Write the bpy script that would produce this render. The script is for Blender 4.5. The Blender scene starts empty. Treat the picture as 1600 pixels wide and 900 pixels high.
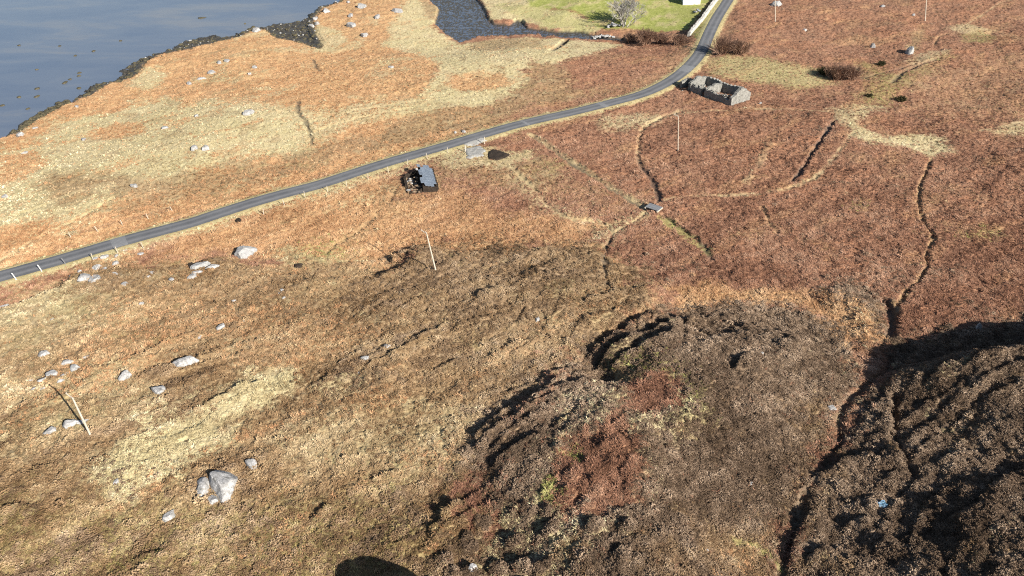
import bpy, math, random
import numpy as np
from mathutils import Vector, Matrix

# ------------------------------------------------------------------ camera, sky, sun, exposure
scene = bpy.context.scene
COL = scene.collection
CZ = 63.0
PITCH = math.radians(35.0)
FPX = 1142.4
cam_d = bpy.data.cameras.new('camera')
cam = bpy.data.objects.new('camera', cam_d)
COL.objects.link(cam)
cam.location = (0, 0, CZ)
cam.rotation_euler = (math.radians(90) - PITCH, 0, 0)
cam_d.sensor_width = 36.0
cam_d.lens = 36.0 * FPX / 1600.0
cam_d.clip_start = 0.5
cam_d.clip_end = 30000.0
scene.camera = cam

SUN_EL = math.radians(29.0)
SH_AZ = math.radians(45.0)          # shadows run this far to the left of straight ahead
sx, sy = -math.sin(SH_AZ), math.cos(SH_AZ)
sun_dir = Vector((sx * math.cos(SUN_EL), sy * math.cos(SUN_EL), -math.sin(SUN_EL)))   # way the light travels
world = bpy.data.worlds.new('World')
scene.world = world
world.use_nodes = True
wn = world.node_tree.nodes
sky = wn.new('ShaderNodeTexSky')
sky.sky_type = 'NISHITA'
sky.sun_disc = False
sky.sun_elevation = SUN_EL
sky.sun_rotation = math.atan2(-sun_dir.x, -sun_dir.y)
sky.altitude = 50
sky.dust_density = 0.6
sky.ozone_density = 1.2
wn['Background'].inputs['Strength'].default_value = 0.05
world.node_tree.links.new(sky.outputs[0], wn['Background'].inputs['Color'])
sun_l = bpy.data.lights.new('sun', 'SUN')
sun_l.energy = 5.0
sun_l.angle = math.radians(0.53)
sun_l.color = (1.0, 0.93, 0.82)
sun = bpy.data.objects.new('sun', sun_l)
COL.objects.link(sun)
sun.rotation_euler = sun_dir.to_track_quat('-Z', 'Y').to_euler()
scene.view_settings.view_transform = 'Standard'
scene.view_settings.look = 'None'
scene.view_settings.gamma = 1.0
scene.view_settings.exposure = 1.12
scene.view_settings.use_curve_mapping = False
scene.cycles.use_denoising = False
scene.cycles.filter_width = 1.15
scene.cycles.max_bounces = 4
scene.cycles.diffuse_bounces = 2

rng = np.random.default_rng(7)
random.seed(7)

# ------------------------------------------------------------------ noise and geometry helpers
_perm = np.random.default_rng(11).permutation(4096).astype(np.int32)
_ang = np.random.default_rng(12).random(4096).astype(np.float32) * 6.2831853
_gx, _gy = np.cos(_ang), np.sin(_ang)

def _h(ix, iy, seed):
    return _perm[(_perm[(ix + seed * 131) & 4095] + iy) & 4095]

def perlin(x, y, seed=0):
    x = np.asarray(x, np.float32); y = np.asarray(y, np.float32)
    fx = np.floor(x); fy = np.floor(y)
    ix = fx.astype(np.int32); iy = fy.astype(np.int32)
    dx = x - fx; dy = y - fy
    u = dx * dx * dx * (dx * (dx * 6 - 15) + 10)
    v = dy * dy * dy * (dy * (dy * 6 - 15) + 10)
    def g(ax, ay):
        k = _h(ix + ax, iy + ay, seed)
        return _gx[k] * (dx - ax) + _gy[k] * (dy - ay)
    a = g(0, 0); b = g(1, 0); c = g(0, 1); d = g(1, 1)
    return ((a + (b - a) * u) + ((c + (d - c) * u) - (a + (b - a) * u)) * v) * 1.45

def fbm(x, y, size, octaves=4, seed=0, gain=0.5):
    r = 0; a = 1.0; s = 1.0 / size; tot = 0
    for o in range(octaves):
        r = r + a * perlin(x * s + 17.3 * o, y * s - 9.1 * o, seed + o)
        tot += a; a *= gain; s *= 2.03
    return r / tot

def worley(x, y, size, seed=0):
    x = np.asarray(x, np.float32) / size; y = np.asarray(y, np.float32) / size
    ix = np.floor(x).astype(np.int32); iy = np.floor(y).astype(np.int32)
    best = np.full(x.shape, 9.0, np.float32); cid = np.zeros(x.shape, np.int32)
    for ax in (-1, 0, 1):
        for ay in (-1, 0, 1):
            k = _h(ix + ax, iy + ay, seed)
            px = ix + ax + 0.5 + 0.42 * _gx[k]
            py = iy + ay + 0.5 + 0.42 * _gy[(k * 7 + 3) & 4095]
            d = (x - px) ** 2 + (y - py) ** 2
            m = d < best
            best = np.where(m, d, best); cid = np.where(m, k, cid)
    return np.sqrt(best), (cid / 4096.0).astype(np.float32)

def sstep(a, b, x):
    t = np.clip((x - a) / (b - a), 0, 1)
    return t * t * (3 - 2 * t)

def ray(px, py):
    px = np.asarray(px, float); py = np.asarray(py, float)
    s, c = math.sin(PITCH), math.cos(PITCH)
    return px - 800.0, FPX * c + (450.0 - py) * s, -FPX * s + (450.0 - py) * c

def flat(pts, z):
    p = np.asarray(pts, float)
    dx, dy, dz = ray(p[:, 0], p[:, 1])
    t = (z - CZ) / dz
    return np.stack([dx * t, dy * t], 1)

def seg_dist(x, y, poly, closed=False, want_t=False):
    n = len(poly)
    best = np.full(x.shape, 1e9, np.float32)
    tt = np.zeros(x.shape, np.float32) if want_t else None
    for i in range(n if closed else n - 1):
        ax, ay = poly[i]; bx, by = poly[(i + 1) % n]
        ex, ey = bx - ax, by - ay
        L = ex * ex + ey * ey + 1e-9
        t = np.clip(((x - ax) * ex + (y - ay) * ey) / L, 0, 1)
        d = (x - ax - t * ex) ** 2 + (y - ay - t * ey) ** 2
        if want_t:
            m = d < best
            tt = np.where(m, i + t, tt)
        best = np.minimum(best, d)
    best = np.sqrt(best)
    return (best, tt) if want_t else best

def inside(x, y, poly):
    r = np.zeros(x.shape, bool)
    n = len(poly)
    for i in range(n):
        ax, ay = poly[i]; bx, by = poly[(i + 1) % n]
        if ay == by: continue
        c = ((ay > y) != (by > y)) & (x < (bx - ax) * (y - ay) / (by - ay) + ax)
        r ^= c
    return r

def sdist(x, y, poly):                 # positive inside
    d = seg_dist(x, y, poly, True)
    return np.where(inside(x, y, poly), d, -d)

# ------------------------------------------------------------------ plan of the land
COAST = flat([(-900, 560), (-300, 330), (-60, 240), (0, 219), (30, 210), (58, 190), (100, 168), (140, 152), (172, 133), (190, 130),
              (216, 119), (227, 101), (250, 88), (282, 82), (330, 70), (380, 58), (400, 46), (416, 50), (432, 62), (456, 65),
              (482, 73), (499, 79), (505, 70), (496, 55), (490, 40), (496, 26), (506, 14), (527, 7), (546, -2), (575, -16),
              (640, -60), (700, -110), (760, -170), (820, -330), (-9000, -335), (-9000, 560)], 0.7)
INLET = flat([(673, 4), (686, 15), (679, 38), (697, 55), (719, 69), (737, 64), (746, 60), (787, 58), (813, 56.5), (843, 56.5), (850, 60),
              (861, 58), (875, 61), (905, 63), (940, 65), (975, 66), (975, 60), (940, 57), (904, 49.5), (866, 50), (845, 46), (824, 43.5),
              (815, 33.5), (806, 33), (796, 39), (772, 37), (764, 32), (760, 21), (753, 8), (745, -1), (730, -40), (700, -100), (640, -60), (655, -20)], 0.7)
DITCH_BLACK = flat([(884, 62), (876, 74), (868, 84), (861, 92)], 1.5)
ROAD_PX = [(-420, 552), (-200, 490), (-90, 459), (0, 432), (50, 418), (100, 404), (150, 389), (200, 374.5), (250, 361), (300, 347.5), (350, 331), (400, 315),
           (450, 301), (500, 288), (550, 271.5), (600, 255.5), (650, 241), (700, 226.5), (750, 211.5), (800, 197), (850, 185), (900, 174), (950, 161.5),
           (1000, 148), (1035, 133), (1062, 116), (1083, 97), (1097, 78), (1107, 55), (1114, 40), (1122, 25), (1131, 11), (1138, 0), (1160, -34), (1200, -80), (1300, -160)]
MOOR = flat([(-900, 640), (-300, 545), (0, 470), (120, 428), (200, 413), (300, 408), (360, 398), (430, 412), (470, 426), (560, 426), (612, 412), (650, 394), (700, 384),
             (760, 388), (850, 383), (935, 388), (975, 412), (1020, 440), (1045, 462), (1030, 490), (960, 540), (930, 600), (1000, 700), (1200, 1000), (900, 1600), (-2500, 1600)], 6.0)
KNOLL = flat([(742, 705), (790, 655), (850, 612), (910, 565), (950, 532), (1000, 508), (1060, 490), (1150, 476), (1240, 482), (1300, 505), (1335, 545), (1350, 590),
              (1310, 620), (1298, 660), (1300, 710), (1250, 780), (1225, 860), (1215, 960), (1150, 1200), (900, 1100), (800, 900), (760, 800)], 9.0)
RIDGE = flat([(1372, 566), (1395, 548), (1450, 533), (1520, 522), (1600, 506), (1750, 490), (1950, 500), (2600, 800), (2400, 1600), (1300, 1500), (1235, 960), (1232, 860),
              (1262, 780), (1320, 690), (1345, 640), (1368, 600)], 9.0)
GULLY = flat([(1388, 592), (1368, 615), (1340, 650), (1312, 690), (1300, 725), (1262, 780), (1236, 850), (1224, 920), (1215, 1100), (1215, 1500)], 7.0)
HUMP = flat([(1275, 452), (1330, 440), (1385, 470), (1392, 520), (1360, 545), (1325, 520)], 6.0)

def spline(px, n):
    p = np.asarray(px, float)
    out = []
    for i in range(len(p) - 1):
        p0 = p[max(i - 1, 0)]; p1 = p[i]; p2 = p[i + 1]; p3 = p[min(i + 2, len(p) - 1)]
        for k in range(n):
            t = k / n
            out.append(0.5 * ((2 * p1) + (-p0 + p2) * t + (2 * p0 - 5 * p1 + 4 * p2 - p3) * t * t + (-p0 + 3 * p1 - 3 * p2 + p3) * t ** 3))
    out.append(p[-1])
    return np.array(out)

def smooth_poly(poly, n=4):
    p = np.vstack([poly[-1:], poly, poly[:2]])
    s = spline(p, n)
    return s[n:-(n + 1)]

KNOLL = smooth_poly(KNOLL, 3); RIDGE = smooth_poly(RIDGE, 3); MOOR = smooth_poly(MOOR, 3); HUMP = smooth_poly(HUMP, 4)
ROAD0 = flat(ROAD_PX, 5.0)

def h_land(x, y):                      # land without road bed
    dc = -sdist(x, y, COAST)           # positive on land
    n = fbm(x, y, 45.0, 3, 40)
    h = 1.3 + 3.7 * sstep(0, 55, dc) + 0.9 * n * sstep(0, 40, dc)
    di = -sdist(x, y, INLET)
    h = 1.35 + (h - 1.35) * sstep(0, 34, di)
    h = np.where(dc < 0.9, 0.45 + (h - 0.45) * sstep(-0.7, 0.9, dc + 0.5 * fbm(x, y, 3.0, 2, 44)), h)
    h = h - 1.0 * sstep(.2, 3.0, -dc)
    h = np.where(di < 1.0, 0.42 + (h - 0.42) * sstep(-0.3, 0.55, di + 0.35 * fbm(x, y, 2.0, 2, 45)), h)
    return h

def h_base(x, y, road=True):
    x = np.asarray(x, np.float32); y = np.asarray(y, np.float32)
    h = h_land(x, y)
    wx = x + 2.2 * fbm(x, y, 9.0, 2, 50); wy = y + 2.2 * fbm(x, y, 9.0, 2, 51)
    dm = sdist(wx, wy, MOOR)
    h = h + (1.7 * sstep(-1.2, 3.2, dm) + 2.6 * sstep(2, 45, dm)) + 0.9 * sstep(3, 14, dm) * fbm(x, y, 17.0, 3, 52)
    dg = seg_dist(wx, wy, GULLY)
    kx = x + .9 * fbm(x, y, 9.0, 2, 50); ky = y + .9 * fbm(x, y, 9.0, 2, 51)
    dk = sdist(kx, ky, KNOLL)
    h = h + (3.1 * sstep(-1.0, 7.0, dk) + 1.6 * sstep(3, 18, dk)) * (.5 + .5 * sstep(2, 20, dg)) * (.62 + .38 * sstep(-5, 13, x)) + .6 * sstep(2, 9, dk) * fbm(x, y, 16.0, 2, 53)
    dr = sdist(wx, wy, RIDGE)
    h = h + (4.9 * sstep(-1.5, 6.5, dr) + .7 * sstep(5, 22, dr)) * (.12 + .88 * sstep(0, 21, dg)) + .7 * sstep(1, 7, dr) * fbm(x, y, 14, 2, 54)
    h = h + 2.3 * sstep(-1.5, 5.0, dr) * sstep(55, 64, y)
    dh = sdist(wx, wy, HUMP)
    h = h + 1.1 * sstep(-1, 5, dh)
    # right-hand bracken field: long low swells
    rf = sstep(20, 70, x - 0.1 * y) * sstep(85, 120, y)
    h = h + rf * 1.6 * fbm(x, y, 30.0, 2, 55)
    # beyond the frame the land climbs into low hills on the right
    h = h + 26 * sstep(260, 1200, y) * sstep(-80, 400, x) + 14 * sstep(300, 1500, np.abs(x)) * (x > 0)
    if road:
        d, t = seg_dist(x, y, ROADC, False, True)
        i = np.clip(t.astype(int), 0, len(ROADZ) - 2)
        z = ROADZ[i] + (ROADZ[i + 1] - ROADZ[i]) * (t - i)
        k = sstep(2.1, 7.0, d)
        h = np.where(d < 7, (z - 0.05 - 0.22 * sstep(1.8, 3.0, d)) * (1 - k) + h * k, h)
    return h

ROADC = spline(ROAD0, 6)
_z = h_land(ROADC[:, 0].astype(np.float32), ROADC[:, 1].astype(np.float32))
_k = np.ones(31) / 31
ROADZ = np.convolve(np.pad(_z, 15, mode='edge'), _k, 'valid') + 0.25
# second pass: put the road where its own level says it is
for _ in range(2):
    rz = np.interp(np.linspace(0, 1, len(ROAD_PX)), np.linspace(0, 1, len(ROADZ)), ROADZ)
    dx, dy, dz = ray(np.array(ROAD_PX)[:, 0], np.array(ROAD_PX)[:, 1])
    tt = (rz - CZ) / dz
    ROADC = spline(np.stack([dx * tt, dy * tt], 1), 6)
    _z = h_land(ROADC[:, 0].astype(np.float32), ROADC[:, 1].astype(np.float32))
    ROADZ = np.convolve(np.pad(_z, 15, mode='edge'), _k, 'valid') + 0.25

def ground_at(pts):                    # photo pixel -> point of the land seen there
    p = np.atleast_2d(np.asarray(pts, float))
    dx, dy, dz = ray(p[:, 0], p[:, 1])
    zs = np.linspace(19.0, -1.0, 81)
    T = (zs[None, :] - CZ) / np.minimum(dz, -8)[:, None]
    X = dx[:, None] * T; Y = dy[:, None] * T
    Hh = h_base(X.ravel(), Y.ravel()).reshape(X.shape)
    f = zs[None, :] - Hh
    below = f <= 0
    idx = np.where(below.any(1), below.argmax(1), zs.size - 1)
    idx = np.maximum(idx, 1)
    r = np.arange(len(p))
    f0 = f[r, idx - 1]; f1 = f[r, idx]
    w = np.clip(f0 / np.maximum(f0 - f1, 1e-6), 0, 1)
    t = T[r, idx - 1] + (T[r, idx] - T[r, idx - 1]) * w
    return np.stack([dx * t, dy * t, CZ + dz * t], 1)

# ------------------------------------------------------------------ what grows where (weights of eight covers)
BO, BR, PG, MG, HE, LG, MS, MD = range(8)
AREAS = [   # cover, strength, edge softness m, edge noise m, outline in the photograph
 (BO, 1.0, 3, 5, [(-400, 560), (0, 425), (400, 310), (800, 195), (720, 165), (690, 100), (690, 60), (650, -80), (-400, -80)]),
 (MG, .85, 3, 5, [(600, 252), (800, 195), (960, 158), (1000, 140), (900, 140), (870, 90), (820, 95), (770, 150), (690, 155), (620, 190), (560, 240)]),
 (PG, .95, 3, 6, [(-200, 430), (-100, 280), (0, 235), (50, 225), (110, 190), (190, 172), (260, 152), (330, 165), (420, 168), (480, 195), (470, 240), (400, 252), (330, 262), (280, 280), (200, 305), (140, 335), (60, 378), (0, 412), (-150, 455)]),
 (PG, .8, 1.5, 3, [(55, 215), (110, 192), (200, 172), (230, 160), (225, 178), (150, 190), (100, 215)]),
 (PG, .85, 1.2, 2.5, [(215, 122), (228, 104), (250, 104), (262, 120), (245, 140), (225, 145), (200, 132)]),
 (PG, .75, 2, 4, [(330, 158), (420, 160), (520, 175), (640, 152), (700, 150), (690, 170), (560, 195), (480, 235), (420, 245)]),
 (MG, .7, 3, 5, [(150, 270), (260, 282), (340, 262), (470, 240), (560, 215), (640, 190), (640, 215), (540, 250), (400, 295), (280, 320), (190, 330)]),
 (MG, .8, 2, 3, [(60, 300), (70, 272), (120, 268), (165, 285), (150, 305), (90, 322)]),
 (BO, .9, 1.5, 2, [(145, 208), (180, 192), (225, 192), (222, 208), (180, 220), (150, 220)]),
 (BO, .8, 2, 3, [(-20, 285), (0, 245), (50, 235), (75, 255), (40, 275), (0, 295)]),
 (BO, .9, 2, 3, [(-60, 395), (0, 355), (60, 345), (92, 352), (70, 375), (0, 405)]),
 (BO, .9, 1.5, 3, [(160, 370), (280, 330), (400, 290), (560, 245), (700, 205), (690, 215), (560, 258), (400, 303), (250, 350), (100, 395), (0, 418), (0, 410)]),
 # round the inlet
 (PG, .95, 1.5, 3, [(640, -10), (672, 8), (688, 15), (678, 42), (700, 58), (720, 70), (790, 60), (860, 60), (930, 66), (975, 70), (930, 88), (890, 92), (870, 100), (830, 95), (800, 150), (760, 165), (690, 165), (660, 150), (690, 100), (650, 85), (600, 72), (610, 45)]),
 (PG, .8, 1.2, 2, [(478, 50), (500, 38), (530, 50), (545, 65), (520, 80), (490, 82)]),
 (MG, .75, 1.5, 2, [(655, 0), (675, 5), (686, 18), (680, 35), (665, 25)]),
 (MG, .7, 1.5, 2, [(740, 66), (790, 60), (850, 62), (840, 75), (770, 80), (730, 78)]),
 (BO, .95, 1.2, 1.5, [(697, 132), (705, 118), (745, 112), (790, 116), (797, 130), (770, 141), (720, 143)]),
 (BR, .9, 1.5, 3, [(885, 105), (910, 88), (960, 75), (1030, 70), (1075, 80), (1060, 105), (1020, 128), (960, 130), (900, 122)]),
 (BR, .8, 2, 3, [(780, 190), (840, 165), (930, 148), (1000, 140), (960, 154), (860, 178), (790, 195)]),
 (MG, .35, 2, 4, [(1060, 60), (1100, 70), (1060, 120), (1010, 140), (960, 140), (1030, 118)]),
 # far side of the inlet and garden
 (PG, .95, 1, 2, [(748, -5), (770, 32), (800, 30), (820, 35), (860, 46), (935, 52), (945, 40), (900, 22), (840, 12), (800, -30), (740, -60)]),
 (LG, .45, 2, 4, [(770, 8), (830, 5), (900, 20), (945, 45), (930, 55), (860, 46), (820, 30)]),
 (LG, 1.0, 1, 1.5, [(830, 10), (900, 16), (945, 48), (985, 45), (1040, 50), (1074, 46), (1096, 22), (1120, -8), (1150, -60), (850, -70), (800, -20)]),
 (LG, .75, .6, .8, [(1078, 50), (1122, 0), (1132, 0), (1112, 40), (1098, 62), (1086, 58)]),
 (BO, .7, 1, 2, [(975, 0), (1002, 5), (1005, -20), (970, -20)]),
 # between road and moor
 (BO, .85, 4, 6, [(0, 460), (180, 395), (400, 325), (600, 265), (640, 300), (640, 420), (560, 435), (430, 415), (360, 400), (230, 405)]),
 (PG, .5, 1, 1.5, [(0, 446), (100, 412), (250, 372), (400, 328), (560, 281), (700, 238), (720, 240), (560, 292), (400, 338), (250, 384), (110, 424), (0, 462)]),
 (MG, .75, 2, 3, [(580, 300), (620, 282), (655, 295), (650, 335), (600, 350), (540, 385), (530, 372), (585, 335)]),
 (MS, .55, 3, 3, [(440, 400), (500, 375), (540, 372), (560, 395), (530, 425), (470, 432)]),
 (PG, .55, 3, 4, [(425, 400), (470, 400), (560, 400), (600, 420), (520, 440), (440, 445)]),
 (MG, .7, 3, 4, [(690, 240), (780, 235), (870, 250), (890, 280), (840, 310), (760, 290), (700, 280), (660, 300)]),
 (PG, .75, 1.5, 2.5, [(690, 235), (735, 225), (800, 240), (840, 230), (800, 262), (730, 262), (690, 258)]),
 (PG, .45, 2, 3, [(795, 270), (830, 275), (860, 320), (935, 342), (935, 352), (870, 340), (815, 305)]),
 (PG, .55, 2, 2.5, [(940, 350), (1000, 330), (1015, 322), (1010, 338), (965, 365), (945, 385), (915, 378)]),
 # moor
 (MG, 1.0, 3, 5, [(-900, 700), (-400, 580), (0, 470), (130, 425), (300, 407), (430, 412), (600, 420), (650, 394), (700, 385), (850, 384), (935, 388), (1000, 425), (1040, 462), (1020, 500), (950, 545), (860, 610), (760, 680), (740, 760), (700, 1300), (-2500, 1600)]),
 (BO, .3, 4, 8, [(200, 460), (420, 480), (560, 500), (460, 560), (300, 540), (180, 600), (60, 640), (100, 540)]),
 (PG, .4, 5, 8, [(-100, 520), (60, 470), (200, 450), (140, 520), (40, 580), (-100, 640)]),
 (HE, .45, 7, 12, [(600, 415), (650, 392), (720, 386), (850, 384), (935, 388), (1000, 425), (1045, 462), (1040, 500), (960, 540), (900, 580), (760, 680), (700, 600), (560, 600), (640, 520), (560, 450)]),
 (HE, .25, 6, 8, [(620, 410), (690, 390), (860, 386), (860, 420), (720, 450), (660, 440)]),
 (HE, .2, 4, 7, [(60, 440), (200, 410), (430, 415), (460, 440), (400, 470), (200, 440)]),
 (HE, .2, 5, 9, [(380, 500), (600, 470), (640, 560), (520, 600), (420, 570)]),
 (PG, .5, 3, 5, [(-60, 480), (120, 440), (200, 430), (100, 480), (-40, 520)]),
 (PG, .35, 4, 8, [(-60, 640), (200, 560), (260, 620), (120, 720), (-60, 760)]),
 (PG, .92, 3, 4.5, [(150, 745), (185, 690), (230, 645), (320, 640), (400, 595), (455, 570), (455, 600), (410, 630), (340, 690), (270, 740), (200, 785)]),
 (PG, .55, 2, 3, [(480, 605), (530, 590), (570, 588), (545, 615), (490, 625)]),
 (PG, .4, 3, 6, [(420, 690), (600, 640), (720, 620), (740, 680), (690, 760), (560, 740), (460, 760)]),
 (MS, .28, 4, 8, [(-100, 780), (200, 760), (500, 740), (700, 760), (760, 900), (700, 1000), (-100, 1000)]),
 (HE, .2, 3, 7, [(200, 870), (330, 850), (520, 780), (640, 800), (700, 790), (690, 840), (560, 850), (400, 960), (200, 960)]),
 (MG, .5, 2, 6, [(740, 780), (860, 790), (850, 900), (760, 960), (700, 900)]),
 # knoll and ridge
 (HE, .97, 2.5, 4, [(742, 705), (790, 655), (850, 612), (910, 565), (950, 532), (1000, 505), (1060, 486), (1150, 472), (1240, 478), (1300, 505), (1335, 545), (1350, 590), (1310, 620), (1298, 660), (1300, 710), (1250, 780), (1225, 860), (1215, 1000), (900, 1100), (780, 900), (790, 820), (740, 760)]),
 (HE, 1.0, 1.5, 2.5, [(1392, 530), (1450, 522), (1520, 512), (1600, 496), (1750, 480), (1950, 500), (2600, 800), (2400, 1600), (1300, 1500), (1235, 960), (1232, 860), (1262, 780), (1320, 690), (1345, 640), (1372, 600)]),
 (HE, .8, 1.5, 2, [(1275, 455), (1330, 440), (1385, 470), (1393, 520), (1360, 545), (1335, 500), (1300, 470)]),
 (BO, .8, 2, 2.5, [(1040, 450), (1090, 440), (1180, 458), (1250, 452), (1300, 462), (1350, 490), (1360, 520), (1330, 535), (1290, 500), (1240, 476), (1150, 470), (1060, 482)]),
 (BR, .8, 1, 2, [(1342, 560), (1370, 550), (1402, 575), (1395, 600), (1350, 600)]),
 (MS, .45, 2, 3, [(950, 575), (1000, 565), (1065, 570), (1110, 610), (1090, 680), (1050, 680), (1060, 620), (990, 600)]),
 (PG, .55, 2, 3, [(860, 640), (930, 610), (970, 600), (1060, 590), (1090, 640), (1070, 700), (1000, 680), (900, 690)]),
 (BR, 1.0, 1, 1.5, [(985, 600), (1020, 585), (1060, 595), (1062, 630), (1020, 645), (985, 640)]),
 (PG, .55, 2, 3, [(840, 720), (880, 690), (1000, 680), (1030, 740), (990, 810), (890, 830), (830, 780)]),
 (BR, 1.0, 1, 1.6, [(862, 730), (900, 690), (960, 655), (1000, 690), (1010, 745), (985, 795), (900, 805), (868, 775)]),
 (MS, .9, .8, 1, [(884, 715), (900, 700), (920, 705), (922, 720), (898, 727)]),
 (MS, .8, .8, 1, [(845, 760), (862, 745), (880, 765), (872, 780), (855, 778)]),
 (PG, .6, 1.5, 4, [(780, 800), (900, 810), (920, 850), (860, 900), (780, 960), (740, 900)]),
 (MG, .5, 2, 3, [(1060, 850), (1150, 840), (1200, 880), (1130, 850)]),
 (MG, .45, 3, 5, [(1000, 830), (1120, 815), (1220, 780), (1240, 640), (1290, 640), (1290, 720), (1220, 900), (1000, 1000)]),
 # right-hand bracken
 (PG, .6, 2, 3, [(935, 200), (945, 183), (1000, 175), (1040, 182), (1020, 195), (985, 205)]),
 (PG, .7, 1.5, 2.5, [(1298, 172), (1340, 163), (1378, 168), (1350, 185), (1342, 202), (1310, 190)]),
 (PG, .75, 1.5, 2.5, [(1340, 200), (1380, 212), (1430, 208), (1475, 215), (1490, 235), (1455, 245), (1420, 232), (1360, 222), (1335, 215)]),
 (PG, .7, 1.5, 2, [(1548, 206), (1580, 195), (1640, 180), (1640, 205), (1590, 213)]),
 (MS, .6, 3, 3, [(1105, 95), (1140, 85), (1200, 92), (1280, 110), (1300, 130), (1240, 138), (1180, 130), (1120, 118)]),
 (PG, .35, 3, 3, [(1105, 95), (1140, 85), (1200, 92), (1280, 110), (1300, 130), (1240, 138), (1180, 130), (1120, 118)]),
 (MS, .5, 3, 3, [(1345, 95), (1400, 115), (1440, 100), (1480, 85), (1440, 118), (1410, 140), (1390, 160), (1340, 165), (1360, 130)]),
 (PG, .5, 1.5, 2, [(1415, 95), (1450, 80), (1482, 78), (1450, 98), (1425, 105)]),
 (PG, .6, 1.5, 2, [(1480, 45), (1510, 37), (1555, 48), (1540, 55), (1500, 52)]),
 (MS, .5, 1.5, 2, [(1500, 55), (1530, 48), (1560, 58), (1540, 68), (1505, 66)]),
 (MG, .8, 1, 1.2, [(1418, 75), (1428, 50), (1445, 45), (1440, 70), (1428, 85)]),
 (MS, .5, 2, 2, [(1500, 368), (1540, 355), (1565, 360), (1550, 372), (1510, 374)]),
 (MS, .45, 2, 2, [(1325, 320), (1345, 310), (1360, 318), (1345, 330)]),
 (MG, .3, 5, 9, [(1400, 120), (1600, 80), (1700, 160), (1600, 190), (1450, 180)]),
 (MG, .3, 5, 9, [(780, 240), (900, 260), (1000, 330), (860, 330)]),
]
LINES = [   # cover, strength, half width m, cut depth m, polyline in the photograph
 (PG, .85, .45, .28, [(-40, 428), (0, 408), (60, 371), (100, 352), (140, 331), (180, 308)]),
 (PG, .7, .5, .15, [(0, 345), (60, 325), (120, 300), (180, 290)]),
 (PG, .6, .5, .15, [(470, 195), (560, 172), (640, 160), (700, 155)]),
 (PG, .6, .4, .15, [(480, 210), (560, 185), (660, 165)]),
 (MD, .8, .35, .4, [(466, 158), (466, 175), (478, 190), (484, 205), (486, 225)]),
 (MD, .7, .35, .35, [(490, 92), (494, 105), (500, 112)]),
 (PG, .7, .7, .45, [(1062, 172), (1020, 190), (1002, 205), (999, 225), (997, 250)]),
 (MD, .75, .5, .6, [(998, 248), (1004, 262), (1016, 276), (1024, 292), (1032, 314)]),
 (MG, .8, 1.1, .5, [(830, 212), (856, 228), (880, 244), (915, 267), (950, 290), (980, 308), (1008, 325)]),
 (PG, .8, .9, .0, [(828, 209), (854, 225), (878, 241), (913, 264), (948, 287), (978, 305), (1006, 322)]),
 (MD, .75, .32, .6, [(832, 215), (858, 231), (882, 247), (917, 270), (952, 293), (982, 311), (1008, 327)]),
 (MD, .7, .35, .6, [(1037, 335), (1062, 354), (1087, 372), (1107, 388)]),
 (MS, .9, 1.0, .3, [(1035, 341), (1060, 358), (1085, 376), (1105, 392)]),
 (MD, .7, .6, .5, [(1100, 380), (1108, 398), (1112, 404)]),
 (PG, .8, .55, .15, [(1040, 312), (1080, 306), (1140, 305), (1190, 302), (1232, 294), (1275, 275), (1300, 250), (1320, 225), (1335, 205)]),
 (MD, .95, .4, .8, [(1302, 188), (1292, 205), (1280, 222), (1264, 248), (1250, 268), (1238, 283)]),
 (PG, .4, .9, -.15, [(1202, 225), (1185, 260), (1165, 285)]),
 (PG, .75, .5, .15, [(1032, 186), (1062, 178), (1120, 173), (1200, 170), (1295, 174)]),
 (MG, .9, .45, .5, [(1456, 248), (1446, 272), (1437, 292), (1436, 315), (1440, 335), (1452, 358), (1458, 372), (1450, 392), (1448, 415), (1432, 440), (1412, 462), (1400, 480), (1396, 505)]),
 (PG, .6, .4, .1, [(1530, 205), (1600, 190), (1640, 178)]),
 (PG, .75, .6, .3, [(800, 262), (830, 290), (862, 325), (895, 342), (935, 348), (952, 358), (957, 366)]),
 (PG, .6, .5, .2, [(957, 366), (985, 350), (1010, 333)]),
 (MD, .6, .35, .4, [(957, 366), (948, 388), (944, 405), (946, 425), (950, 440), (958, 452)]),
 (MG, .7, .5, .25, [(590, 335), (560, 360), (530, 378), (510, 395)]),
 (MG, .6, .4, .2, [(622, 290), (608, 315), (590, 332)]),
 (PG, .6, .4, .15, [(1512, 37), (1540, 20), (1562, 5), (1580, 0)]),
 (MG, .6, .4, .3, [(1190, 322), (1205, 350), (1215, 365)]),
 (MD, .6, .6, .5, [(1340, 105), (1330, 125), (1430, 100)]),
 (MG, .55, .4, .3, [(1460, 70), (1470, 55), (1500, 52)]),
 (MD, .6, .6, .5, [(1395, 128), (1412, 112), (1440, 100), (1468, 90)]),
 (MD, .9, .8, 1.2, [(1382, 470), (1392, 485), (1398, 505), (1390, 520)]),
 (PG, .35, .35, .12, [(683, 670), (690, 690), (700, 722)]),
 (MS, .6, .35, .1, [(1150, 846), (1180, 852), (1200, 868), (1220, 885)]),
 (MD, .4, .5, .6, [(1392, 560), (1385, 580), (1360, 600), (1325, 625), (1312, 665), (1308, 700), (1270, 750), (1250, 790), (1238, 840), (1222, 900), (1218, 960)]),
 (MD, .35, .5, .9, [(1397, 620), (1395, 680), (1410, 720), (1425, 740)]),
]
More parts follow.
